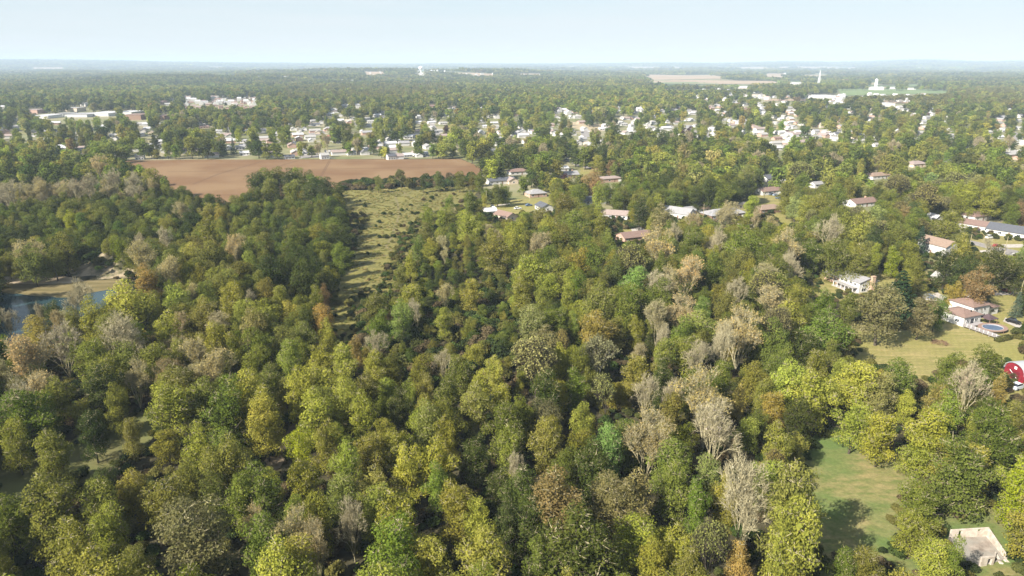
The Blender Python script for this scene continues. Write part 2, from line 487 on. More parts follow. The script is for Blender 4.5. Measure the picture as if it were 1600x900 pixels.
sheet('lawn', [(760,318),(800,312),(860,308),(868,318),(830,330),(770,345)], 0.06, M_LAWN, 0.8)
sheet('lawn', [(905,258),(935,255),(935,268),(908,275)], 0.06, M_LAWN, 0.8)
sheet('lawn', [(890,190),(960,195),(955,203),(925,207),(895,200)], 0.06, noise_mat('parched_grass', (0.30, 0.24, 0.15), (0.40, 0.33, 0.22), 0.05), 0.8)
# roads, drives
for px in ([(868,241),(874,240),(905,256),(930,263),(928,266),(898,258)], [(906,201),(917,200),(923,214),(909,215)], [(795,209),(838,204),(838,208),(795,214)],
           [(640,218),(748,210),(750,213),(650,223)], [(664,180),(669,180),(692,214),(681,214)], [(1080,204),(1108,203),(1108,212),(1085,212)],
           [(1541,452),(1660,447),(1660,458),(1540,462)], [(1510,374),(1560,385),(1640,403),(1650,412),(1575,399),(1545,389),(1508,379)],
           [(600,181),(640,200),(634,204),(590,182)], [(540,188),(600,200),(600,203),(530,191)], [(1225,208),(1310,213),(1310,216),(1222,212)],
           [(1560,186),(1600,215),(1590,222),(1540,186)], [(480,206),(505,203),(509,209),(485,213)], [(460,240),(500,238),(520,246),(470,247)]):
    sheet('road', px, 0.12, M_ROAD)
for px in ([(1565,382),(1650,380),(1650,386),(1570,387)], [(1437,463),(1465,457),(1482,466),(1470,471),(1440,468)], [(1571,496),(1640,526),(1640,534),(1567,502)],
           [(1150,349),(1176,350),(1182,361),(1158,359)], [(1066,339),(1100,340),(1098,345),(1064,345)], [(985,356),(1004,355),(1012,366),(990,367)],
           [(1520,392),(1548,390),(1546,396),(1515,398)], [(1473,478),(1505,484),(1512,488),(1474,482)], [(776,320),(798,317),(798,319),(776,322)]):
    sheet('driveway', px, 0.12, M_CONC)
def footpath(pts, w):
    P = [at(u, v, 0.11) for u, v in pts]
    V = []
    for i, p in enumerate(P):
        d = P[min(i + 1, len(P) - 1)] - P[max(i - 1, 0)]
        nrm = np.array([-d[1], d[0], 0]) / np.hypot(d[0], d[1])
        V += [p - nrm * w / 2, p + nrm * w / 2]
    mb = MB(); mb.add(V, [(2 * i, 2 * i + 1, 2 * i + 3, 2 * i + 2) for i in range(len(P) - 1)])
    tag(mb.build('footpath', M_LAWN_PATH), kind='structure')
M_LAWN_PATH = noise_mat('worn_grass', (0.125, 0.11, 0.045), (0.18, 0.155, 0.07), 0.3)
footpath([(611,299),(618,308),(622,322),(624,335),(620,350),(616,358),(608,378),(602,384),(612,392)], 1.6)
footpath([(628,298),(636,305),(650,312)], 1.4)
footpath([(540,430),(580,408),(612,396)], 1.2)

M_TRACK = noise_mat('wheel_track', (0.105, 0.058, 0.028), (0.14, 0.08, 0.04), 0.4)
def track(pts, w):
    P = [at(u, v, 0.10) for u, v in pts]; V = []
    for i, p in enumerate(P):
        d = P[min(i + 1, len(P) - 1)] - P[max(i - 1, 0)]; nrm = np.array([-d[1], d[0], 0]) / np.hypot(d[0], d[1])
        V += [p - nrm * w / 2, p + nrm * w / 2]
    m_ = MB(); m_.add(V, [(2 * i, 2 * i + 1, 2 * i + 3, 2 * i + 2) for i in range(len(P) - 1)])
    tag(m_.build('wheel_track', M_TRACK), kind='structure')
for off in (0, 2.4):
    track([(514 + off, 251), (508 + off, 262), (500 + off, 276)], .9); track([(464 + off, 251), (440 + off, 258), (405 + off, 268)], .9); track([(408 + off, 252), (340 + off, 272), (300 + off, 288)], .9)
    track([(260 + off, 268 + off * .3), (400, 266 + off * .3), (560, 263 + off * .3), (735, 260 + off * .3)], .9)
# pond, beach, bank
sheet('pond', [(-400,470),(-200,458),(0,456),(60,461),(105,463),(150,455),(192,448),(215,455),(180,490),(110,520),(30,545),(-60,560),(-400,600)], 0.10, M_WATER, 0.6)
sheet('shore', [(-400,455),(0,440),(110,440),(190,436),(205,446),(192,449.5),(150,456),(105,465),(62,463),(30,459),(0,458),(-200,460),(-400,472)], 0.14, M_SHORE, 0.8)
sheet('beach', [(-400,438),(0,430.5),(60,431),(112,433),(130,438),(108,443),(60,444.5),(0,442),(-400,452)], 0.18, M_SAND, 0.8)

def bank():
    """the eroded sandy bank above the pond"""
    p0 = at(92, 428); p1 = at(200, 438)
    d = p1 - p0; L_ = np.linalg.norm(d); d /= L_
    back = np.array([-d[1], d[0], 0])
    if back[1] < 0: back = -back
    nx, ny = 70, 34
    V = []
    for j in range(ny + 1):
        for i in range(nx + 1):
            s = i / nx; q = j / ny
            h = 8.0 * smooth(q, 0.02, 0.6) * (1 - smooth(q, 0.72, 1.0)) * math.sin(math.pi * min(max(s * 1.02, 0), 1)) ** 0.6
            gully = 0.5 + 0.5 * math.sin(s * 43 + 3 * math.sin(q * 5 + s * 9))
            h *= 1 - 0.28 * gully * smooth(q, 0, 0.3)
            p = p0 + d * (s * L_) + back * (q * 34 + 2.0 * math.sin(s * 17))
            V.append((p[0], p[1], max(0.0, h + rng.normal(0, 0.12)) + 0.02))
    mb = MB()
    mb.add(V, [(j * (nx + 1) + i, j * (nx + 1) + i + 1, (j + 1) * (nx + 1) + i + 1, (j + 1) * (nx + 1) + i) for j in range(ny) for i in range(nx)])
    tag(mb.build('sand_bank', M_BANK, smooth_=True), kind='structure')
bank()

# far fields, draped on the land
def far_field(name, q, mat, lift=1.0, nx=14, ny=4):
    (a, b, c, d) = q
    V = []
    for j in range(ny + 1):
        for i in range(nx + 1):
            s, r = i / nx, j / ny
            u = (a[0] * (1 - s) + b[0] * s) * (1 - r) + (d[0] * (1 - s) + c[0] * s) * r
            v = (a[1] * (1 - s) + b[1] * s) * (1 - r) + (d[1] * (1 - s) + c[1] * s) * r
            p = cast(u, v); p[2] += lift
            V.append(p)
    mb = MB()
    mb.add(V, [(j * (nx + 1) + i, (j + 1) * (nx + 1) + i, (j + 1) * (nx + 1) + i + 1, j * (nx + 1) + i + 1) for j in range(ny) for i in range(nx)])
    tag(mb.build(name, mat), kind='structure')
FAR_FIELDS = [[(800,114.6),(846,115.2),(846,118.4),(800,117.2)], [(1005,116.6),(1118,118.6),(1142,123),(1022,125)],
              [(1052,124.8),(1205,126.6),(1232,132),(1020,131)], [(1036,135.4),(1150,136),(1182,139),(1040,140)], [(1195,116),(1222,116),(1224,122),(1200,121)],
              [(1222,117),(1400,117.2),(1400,119.4),(1222,119.6)], [(570,112.2),(598,112.2),(601,116),(574,118)], [(736,115),(770,115),(771,119),(738,119)],
              [(1130,104.5),(1340,105.5),(1340,107.2),(1130,106.6)], [(12,115),(42,114.6),(42,117),(12,117.4)], [(45,105.5),(105,104.8),(105,107.6),(45,108.2)],
              [(1480,110),(1560,110),(1560,111.6),(1480,111.6)], [(985,104.5),(1075,104.5),(1075,106.4),(985,106.4)], [(330,104),(365,104),(365,105.6),(330,105.6)],
              [(160,106),(200,106),(200,107.5),(160,107.5)], [(1195,155),(1260,155),(1260,158),(1195,158)], [(1380,157.5),(1420,157.5),(1420,162),(1385,162)]]
fr_ = random.Random(31)
for k in range(46):
    v0 = 103.2 + 30 * fr_.random() ** 1.7; u0 = fr_.uniform(0, 1560) if k < 26 else fr_.uniform(850, 1560); w = fr_.uniform(25, 110); hgt = .7 + (v0 - 103) * .06
    sl = fr_.uniform(-.4, .4)
    FAR_FIELDS.append([(u0, v0), (u0 + w, v0 + sl), (u0 + w + fr_.uniform(-6, 6), v0 + sl + hgt), (u0 + fr_.uniform(-6, 6), v0 + hgt)])
for i_, q in enumerate(FAR_FIELDS): far_field('far_field', q, M_FARTAN if i_ % 4 else M_FARGREEN if i_ > 17 else M_FARTAN)
GREEN_FIELD = [(1306,139),(1480,140.5),(1478,146),(1318,150)]
far_field('far_field', GREEN_FIELD, M_FARGREEN)

def unit(n):
    a = rng.normal(size=(n, 3))
    return a / np.linalg.norm(a, axis=1, keepdims=True)

def leaf_quads(P, N, size, bend=0.25):
    """kite shaped leaf sprays at P facing N"""
    n = len(P)
    N = N / np.maximum(np.linalg.norm(N, axis=1, keepdims=True), 1e-6)
    r = unit(n)
    A = np.cross(N, r); A /= np.maximum(np.linalg.norm(A, axis=1, keepdims=True), 1e-6)
    B = np.cross(N, A)
    s = (size * rng.uniform(0.6, 1.35, n))[:, None]
    k = rng.uniform(0.5, 0.9, n)[:, None]
    b = bend * s * N
    return np.stack([P - A * s, P - B * s * k + b, P + A * s * rng.uniform(.8, 1.1, n)[:, None], P + B * s * k + b], axis=1)

# ------------------------------------------------------------------ houses
KEEP_BOX = []                                    # pixel boxes that scattered trees leave clear
A_ROT = math.radians(-67.5)                      # the street grid runs this way

def roof_gable(mb, x0, x1, y0, y1, z, rh, ov=0.45, th=0.16):
    yc = (y0 + y1) / 2
    sl = rh / ((y1 - y0) / 2)
    pts = [(y0 - ov, z - ov * sl), (yc, z + rh), (y1 + ov, z - ov * sl), (y1 + ov, z - ov * sl + th), (yc, z + rh + th), (y0 - ov, z - ov * sl + th)]
    mb.prismx(pts, x0 - ov, x1 + ov)

def roof_hip(mb, x0, x1, y0, y1, z, rh, ov=0.5):
    x0 -= ov; x1 += ov; y0 -= ov; y1 += ov
    k = min((y1 - y0) / 2, (x1 - x0) / 2 - 0.3); yc = (y0 + y1) / 2
    V = [(x0,y0,z),(x1,y0,z),(x1,y1,z),(x0,y1,z),(x0,y0,z+.14),(x1,y0,z+.14),(x1,y1,z+.14),(x0,y1,z+.14),(x0+k,yc,z+rh),(x1-k,yc,z+rh)]
    mb.add(V, [(3,2,1,0),(0,1,5,4),(1,2,6,5),(2,3,7,6),(3,0,4,7),(4,5,9,8),(5,6,9),(6,7,8,9),(7,4,8)])

def add_window(root, x, y, z, w, h, face):
    """face: '-y','+y','-x','+x'; the frame is a sub-part"""
    e = 0.03
    mb = MB(); fr = MB()
    if face in ('-y', '+y'):
        s = -1 if face == '-y' else 1
        ys = sorted((y, y + s * e)); yf = sorted((y, y + s * 0.06))
        mb.box(x - w/2, x + w/2, ys[0], ys[1], z, z + h)
        for (a, b, c, d) in ((x-w/2-.08, x+w/2+.08, z+h, z+h+.08), (x-w/2-.08, x+w/2+.08, z-.08, z), (x-w/2-.08, x-w/2, z, z+h), (x+w/2, x+w/2+.08, z, z+h), (x-.03, x+.03, z, z+h)):
            fr.box(a, b, yf[0], yf[1], c, d)
    else:
        s = -1 if face == '-x' else 1
        xs = sorted((x, x + s * e)); xf = sorted((x, x + s * 0.06))
        mb.box(xs[0], xs[1], y - w/2, y + w/2, z, z + h)
        for (a, b, c, d) in ((y-w/2-.08, y+w/2+.08, z+h, z+h+.08), (y-w/2-.08, y+w/2+.08, z-.08, z), (y-w/2-.08, y-w/2, z, z+h), (y+w/2, y+w/2+.08, z, z+h), (y-.03, y+.03, z, z+h)):
            fr.box(xf[0], xf[1], a, b, c, d)
    o = mb.build('window', M_GLASS, root)
    fr.build('frame', M_TRIM, o)

def block(root, x0, x1, y0, y1, h, rh, kind, wall, roof):
    mb = MB()
    if kind == 'gable':
        yc = (y0 + y1) / 2
        mb.prismx([(y0, 0), (y1, 0), (y1, h), (yc, h + rh - 0.02), (y0, h)], x0, x1)
        mb.build('wall', WALLC[wall], root)
        r = MB(); roof_gable(r, x0, x1, y0, y1, h, rh)
    else:
        mb.box(x0, x1, y0, y1, 0, h)
        mb.build('wall', WALLC[wall], root)
        r = MB(); roof_hip(r, x0, x1, y0, y1, h, rh)
    return r.build('roof', ROOFC[roof], root)

def keep(u0, v0, u1, v1): KEEP_BOX.append((u0, v0, u1, v1))

def near_house(u, v, L_, Wd, h, rh, kind, wall, roof, label, rot=0.0, chimney=False, garage=False, group=None, keepf=0.72):
    p = at(u, v, h * 0.6)
    root = empty('house', (p[0], p[1], 0), A_ROT + rot, label, 'house', group)
    rf = block(root, -L_/2, L_/2, -Wd/2, Wd/2, h, rh, kind, wall, roof)
    n = max(2, int(L_ / 4))
    for k in range(n):
        x = -L_/2 + (k + 0.5) * L_ / n
        if k == n // 2:
            d = MB(); d.box(x - .5, x + .5, -Wd/2 - .05, -Wd/2, 0.1, 2.2); d.build('door', M_DOOR, root)
        elif garage and k == n - 1:
            d = MB(); d.box(x - 1.3, x + 1.3, -Wd/2 - .05, -Wd/2, 0.1, 2.2); d.build('garage_door', M_TRIM, root)
        else:
            add_window(root, x, -Wd/2, 1.0, 1.5, 1.1, '-y')
        add_window(root, x, Wd/2, 1.0, 1.3, 1.1, '+y')
    add_window(root, -L_/2, 0, 1.0, 1.4, 1.1, '-x')
    add_window(root, L_/2, 0, 1.0, 1.4, 1.1, '+x')
    if chimney:
        c = MB(); c.box(L_*0.15, L_*0.15 + 1.0, -0.4, 0.5, h + rh * .5, h + rh + 1.0); c.build('chimney', M_CHIM, rf)
    # the pixels it covers
    c_, s_ = math.cos(A_ROT + rot), math.sin(A_ROT + rot)
    P = np.array([[p[0] + x * c_ - y * s_, p[1] + x * s_ + y * c_, z] for x in (-L_/2, L_/2) for y in (-Wd/2, Wd/2) for z in (0.8, h + rh)])
    uu, vv, _ = proj(P)
    cu, cv = (uu.min() + uu.max()) / 2, (vv.min() + vv.max()) / 2
    keep(cu - (uu.max() - uu.min()) / 2 * keepf, cv - (vv.max() - vv.min()) / 2 * keepf, cu + (uu.max() - uu.min()) / 2 * keepf, cv + (vv.max() - vv.min()) / 2 * keepf)
    return root

Q = math.pi / 2
NH = [  # u, v, length, width, height, roof height, kind, wall, roof, rotation, chimney, garage, label
 (809,269,17,9,2.8,2.2,'hip','white','redbrown',Q,0,0,'low white house with red brown hip roof left of tall trees beyond the meadow corner'),
 (782,283,22,9,2.8,1.8,'gable','white','dark',Q,0,1,'long dark roofed ranch house just right of the meadow corner'),
 (799,283,10,8,2.8,2.0,'gable','tan','pink',0,0,0,'small tan house with a pinkish roof beside the long dark roofed ranch'),
 (837,303,13,10,2.6,2.6,'hip','brick','grey',Q,0,0,'brick house with a grey hip roof above the curved lawn edge'),
 (890,274,13,9,3.0,2.4,'gable','brick','grey',Q,1,0,'pink brick house with a grey gable roof behind the maroon tree'),
 (877,264,11,8,2.8,1.6,'gable','white','white',Q,0,0,'small house with a white roof below the diagonal street'),
 (926,314,16,9,2.8,2.2,'gable','grey','dark',Q,0,0,'dark roofed house in deep shade below the golden brown tree'),
 (850,324,11,8,2.8,2.0,'gable','white','dark',0,0,0,'dark blue roofed house by the curved lawn near the meadow'),
 (790,338,13,8,2.8,2.0,'gable','tan','brown',0.3,0,0,'brown roofed house at the corner of the meadow woods'),
 (766,331,7,6,2.6,1.6,'gable','white','white',Q,0,0,'small white outbuilding at the right edge of the meadow'),
 (952,280,19,9,2.8,1.6,'hip','brick','pink',Q,0,1,'pink brick ranch house with a pinkish roof below the orange tree'),
 (960,336,17,9,2.8,2.0,'gable','white','pink',0.9,0,0,'pinkish roofed house left of the big dark green tree'),
 (992,370,18,9,2.8,2.0,'gable','brick','redbrown',Q,0,0,'red roofed house half hidden above the tan bare trees'),
 (1060,334,18,10,3.4,2.8,'gable','white','grey',Q*0.3,0,0,'white house with a grey gable roof beside a white garage'),
 (1074,330,8,7,2.8,1.8,'gable','white','grey',Q,0,1,'white garage right of the white gabled house'),
 (1097,327,8,6,2.8,1.6,'gable','white','brown',Q,0,0,'white shed with a brown roof between two houses'),
 (1130,335,26,11,2.8,2.8,'hip','brown','grey',Q,0,1,'long brown ranch house with a grey hip roof and white garage door'),
 (1157,321,7,5,3.0,0.9,'gable','tan','tan',Q,0,0,'tan wooden shed on the sloping lawn'),
 (1199,327,18,9,2.6,2.2,'hip','brown','orange',Q,0,0,'low house with an orange brown roof on the sloping lawn'),
 (1200,299,18,9,2.8,2.0,'gable','white','redbrown',Q,0,1,'white house with a red brown roof and vehicles parked outside'),
 (1208,279,20,9,2.8,2.4,'gable','white','dark',Q,0,0,'white house with a dark blue grey roof at the wood edge'),
 (1345,317,20,10,2.8,2.2,'gable','white','redbrown',Q,1,0,'white house with a red brown gable roof in the right hand trees'),
 (1374,275,26,10,2.8,2.2,'hip','white','orange',Q,0,0,'white house with a wide orange roof under dark trees'),
 (1276,289,9,6,2.8,1.6,'gable','grey','grey',Q,0,0,'grey outbuilding beside the huge pale green tree'),
 (1319,317,6,5,2.6,1.4,'gable','white','pale',Q,0,0,'little white shed left of the red brown gabled house'),
 (1459,342,7,6,3.0,2.0,'gable','white','white',0,0,0,'white shed behind the round green tree near the red brown roofs'),
 (1524,338,15,10,3.0,2.6,'hip','white','redbrown',Q,1,0,'white house with a red brown hip roof, behind the wide garage'),
 (1529,353,24,11,2.8,2.2,'hip','white','redbrown',0.25,0,1,'wide white house with a red brown roof and a dark car outside'),
 (1582,363,22,11,3.0,2.8,'gable','white','dark',0.3,0,0,'white house with a dark blue roof at the right edge'),
 (1466,386,15,10,5.4,2.4,'gable','white','orange',0,0,0,'two storey white house with an orange roof above the bright yellow tree'),
 (1472,436,6,5,2.6,1.6,'gable','tan','pale',0,0,0,'small grey roofed shed behind the dark spruce'),
 (1430,257,18,11,2.8,2.4,'hip','tan','pink',Q,0,0,'pinkish grey hip roof among the pale crowns top right'),
 (1211,232,14,9,2.8,1.8,'gable','white','white',Q,0,0,'white roofed house in front of the dark wood belt'),
]
for (u, v, L_, Wd, h, rh, kind, wall, roof, rot, ch, ga, lab) in NH:
    near_house(u, v, L_, Wd, h, rh, kind, wall, roof, lab, rot, bool(ch), bool(ga))

def frame_house_a():
    """the long house on the lawn right of the woods"""
    p0, p1 = at(1286, 436), at(1341, 458)
    d = p1 - p0; L_ = float(np.linalg.norm(d)); ang = math.atan2(d[1], d[0])
    root = empty('house', tuple(p0), ang, 'long low grey roofed house with a brick chimney on the small lawn', 'house')
    block(root, 0, L_*0.45, 0.5, 8.5, 3.0, 1.3, 'gable', 'brick', 'grey')
    rf = block(root, L_*0.452, L_, 0, 9.5, 4.4, 1.5, 'gable', 'white', 'grey')
    c = MB(); c.box(L_ + .03, L_ + 1.1, 5.2, 6.9, 0, 6.7); c.box(L_ - .05, L_ + 1.2, 5.1, 7.0, 6.7, 6.9); c.build('chimney', M_CHIM, root)
    pr = MB(); pr.box(L_*0.42, L_*0.97, -2.6, -0.02, 2.0, 2.15)
    pr.build('porch_roof', ROOFC['pale'], root)
    for k in range(6):
        x = L_*0.43 + k * L_*0.105
        q = MB(); q.box(x, x + .16, -2.5, -2.34, 0, 2.0); q.build('porch_post', M_TRIM, root)
    sl = MB(); sl.box(L_*0.40, L_*1.04, -3.0, -0.03, 0.02, 0.2); sl.build('porch_floor', M_CONC, root)
    for k in range(3): add_window(root, L_*0.07 + k * L_*0.14, 0.5, 1.1, 1.5, 1.1, '-y')
    for k in range(4): add_window(root, L_*0.53 + k * L_*0.12, 0, 2.75, 1.2, 0.9, '-y')
    for k in range(4): add_window(root, L_*0.53 + k * L_*0.12, 0, 0.6, 1.4, 1.1, '-y')
    add_window(root, L_, 2.5, 2.5, 1.4, 1.0, '+x'); add_window(root, L_, 2.5, 0.5, 2.2, 1.3, '+x')
    keep(1280, 424, 1362, 458)
frame_house_a()

def frame_house_b():
    """the split level white house with the deck and round pool"""
    p = at(1504, 511)
    root = empty('house', tuple(p), A_ROT, 'split level white house with brown roofs beside the round pool', 'house')
    # local x runs towards the camera, y to the right; corner at the near left
    block(root, -8.6, 0, 0, 9.0, 3.6, 1.7, 'hip', 'white', 'brown')
    rf = block(root, -12.5, -3.2, 9.03, 18.0, 5.2, 1.7, 'hip', 'white', 'brown')
    block(root, -11.5, -4.5, 18.03, 25.5, 3.0, 1.5, 'hip', 'white', 'brown')
    c = MB(); c.box(-10.6, -9.0, 14.0, 15.4, 5.6, 8.6); c.build('chimney', M_TRIM, root)
    for y in (2.2, 6.6): add_window(root, 0, y, 1.2, 1.6, 1.3, '+x')
    d = MB(); d.box(0, .05, 3.7, 5.3, 0.4, 2.5); d.build('sliding_door', M_GLASS, root)
    for y in (11, 15.5):
        add_window(root, -3.2, y, 3.2, 1.5, 1.1, '+x'); add_window(root, -3.2, y, 0.9, 1.5, 1.1, '+x')
    for x in (-6.5, -2.4): add_window(root, x, 0, 1.2, 1.4, 1.1, '-y')
    add_window(root, -4.5, 22, 1.0, 2.0, 1.2, '+x')
    vt = MB(); vt.box(-1.9, -1.6, 5.5, 5.8, 4.2, 5.1); vt.build('vent_pipe', M_DARK, root)
    # deck
    t = empty('deck', tuple(p + np.array([0, 0, 0.0])), A_ROT, 'pale timber deck with white railings running from the white house to the pool', 'deck')
    M_DECK = flat('weathered_decking', (0.33, 0.305, 0.30))
    for x in np.arange(0.3, 12.4, 0.5):
        b = MB(); b.box(x, x + 0.44, -0.9, 8.6 if x < 2.0 else 1.75, 0.85, 0.95); b.build('plank', M_DECK, t)
    j = MB()
    for y in (-.7, .5, 1.5): j.box(0.4, 12.3, y, y + .12, 0.62, 0.84)
    for x in np.arange(0.6, 12.4, 2.3):
        for y in (-.8, 1.5): j.box(x, x + .14, y + .15, y + .29, 0.0, 0.62)
    j.build('joists', M_DECK, t)
    for x in np.arange(0.4, 12.5, 1.5):
        q = MB(); q.box(x, x + .1, -.88, -.78, 0.96, 1.95); q.build('post', M_TRIM, t)
    r = MB(); r.box(.3, 12.6, -.9, -.76, 1.96, 2.05)
    for z in (1.2, 1.45, 1.7): r.box(.3, 12.6, -.86, -.80, z, z + .06)
    r.build('railing', M_DECK, t)
    # clipped hedge in front of the pool
    ph = at(1567, 532)
    hq = unit(2600) * np.array([1.0, 1, 1]); ax = np.clip(hq * 1.6, -1, 1) * np.array([.9, 3.3, .7]) + np.array([0, 0, .75])
    hm = quads_mesh('hedge', leaf_quads(ax + rng.normal(0, .06, ax.shape), hq + unit(2600) * .5, .13), rng.uniform(.2, .8, 2600), [M_LEAF])
    ho = mesh_obj('hedge', hm); ho.location = tuple(ph); ho.rotation_euler = (0, 0, A_ROT); ho['leaf_tint'] = [.085, .09, .028]
    tag(ho, 'clipped low hedge in front of the round pool', 'hedge')
    # pool
    ca_, sa_ = math.cos(A_ROT), math.sin(A_ROT)
    pc = p + np.array([6.2*ca_ - 6.6*sa_, 6.2*sa_ + 6.6*ca_, 0])
    t = empty('swimming_pool', tuple(pc), A_ROT, 'round raised pool with a brown deck collar beside the white house', 'pool')
    n = 28
    def ring(r0, r1, z0, z1):
        m = MB(); V = []
        for (r, z) in ((r1, z0), (r1, z1), (r0, z1), (r0, z0)):
            V += [(r * math.cos(2*math.pi*i/n), r * 1.3 * math.sin(2*math.pi*i/n), z) for i in range(n)]
        m.add(V, [(a*n+i, a*n+(i+1) % n, b*n+(i+1) % n, b*n+i) for a, b in ((0,1),(1,2),(2,3)) for i in range(n)])
        return m
    ring(2.8, 3.0, 0, 1.25).build('pool_wall', flat('pool_side', (0.35, 0.33, 0.33)), t)
    ring(3.02, 4.1, 1.1, 1.22).build('deck_collar', flat('brown_decking', (0.25, 0.165, 0.13)), t)
    m = MB(); m.add([(2.82*math.cos(2*math.pi*i/n), 2.82*1.3*math.sin(2*math.pi*i/n), 1.02) for i in range(n)], [tuple(range(n))])
    m.build('water', flat('pool_water', (0.09, 0.13, 0.20), rough=0.05, spec=0.5), t)
    for i in range(0, 28, 4):
        a = 2 * math.pi * i / n
        q = MB(); q.tube((3.9*math.cos(a), 3.9*1.3*math.sin(a), 0), (3.9*math.cos(a), 3.9*1.3*math.sin(a), 1.1), .08, .08, 6); q.build('leg', M_DOOR, t)
    # gazebo with a dark pointed canopy
    pg = at(1542, 505)
    t = empty('gazebo', tuple(pg), A_ROT, 'small gazebo with a dark brown canopy between house and pool', 'gazebo')
    m = MB(); s = 2.3
    m.add([(-s,-s,2.3),(s,-s,2.3),(s,s,2.3),(-s,s,2.3),(0,0,3.7),(-s,-s,2.15),(s,-s,2.15),(s,s,2.15),(-s,s,2.15)], [(0,1,4),(1,2,4),(2,3,4),(3,0,4),(5,6,1,0),(6,7,2,1),(7,8,3,2),(8,5,0,3)])
    m.build('canopy', flat('canopy_cloth', (0.075, 0.05, 0.055)), t)
    for x in (-2.1, 2.1):
        for y in (-2.1, 2.1):
            q = MB(); q.box(x-.07, x+.07, y-.07, y+.07, 0, 2.2); q.build('leg', M_DOOR, t)
    keep(1473, 476, 1585, 534)
frame_house_b()

def barn():
    p = at(1598, 600)
    root = empty('barn', tuple(p), math.radians(10), 'red barn with a pale metal arched roof at the right edge of the big lawn', 'barn')
    Wd, h, n = 6.8, 2.4, 10
    arc = [(Wd/2 + Wd/2 * math.cos(math.pi * (1 - i / n)), h + 2.7 * math.sin(math.pi * i / n)) for i in range(n + 1)]
    # local: end wall spans y from 0 to W, barn runs along x
    m = MB(); m.prismx([(0, 0)] + [(Wd, 0)] + [(y, z) for y, z in arc[::-1]], 0, 16)
    m.build('wall', flat('barn_red', (0.19, 0.012, 0.022), var=.25), root)
    r = MB()
    outer = [(Wd/2 + (Wd/2 + .25) * math.cos(math.pi * (1 - i / n)), h + 2.95 * math.sin(math.pi * i / n)) for i in range(n + 1)]
    inner = [(Wd/2 + (Wd/2 + .06) * math.cos(math.pi * (1 - i / n)), h + 2.75 * math.sin(math.pi * i / n)) for i in range(n + 1)]
    r.prismx(outer + inner[::-1], -0.35, 16.4)
    r.build('roof', flat('pale_metal', (0.36, 0.375, 0.40), rough=0.5, var=0.04), root)
    d = MB(); d.box(-.06, 0, 1.7, 5.0, 0.0, 2.7); d.build('door', flat('barn_door', (0.13, 0.01, 0.018)), root)
    b = MB(); b.tube((-.09, 1.7, 0.3), (-.09, 5.0, 2.5), .07, .07, 4); b.build('trim', M_TRIM, root)
    w = MB(); w.box(-.05, 0, 2.9, 3.7, 3.3, 4.1); w.build('hatch', M_TRIM, root)
    keep(1572, 560, 1600, 590)
barn()

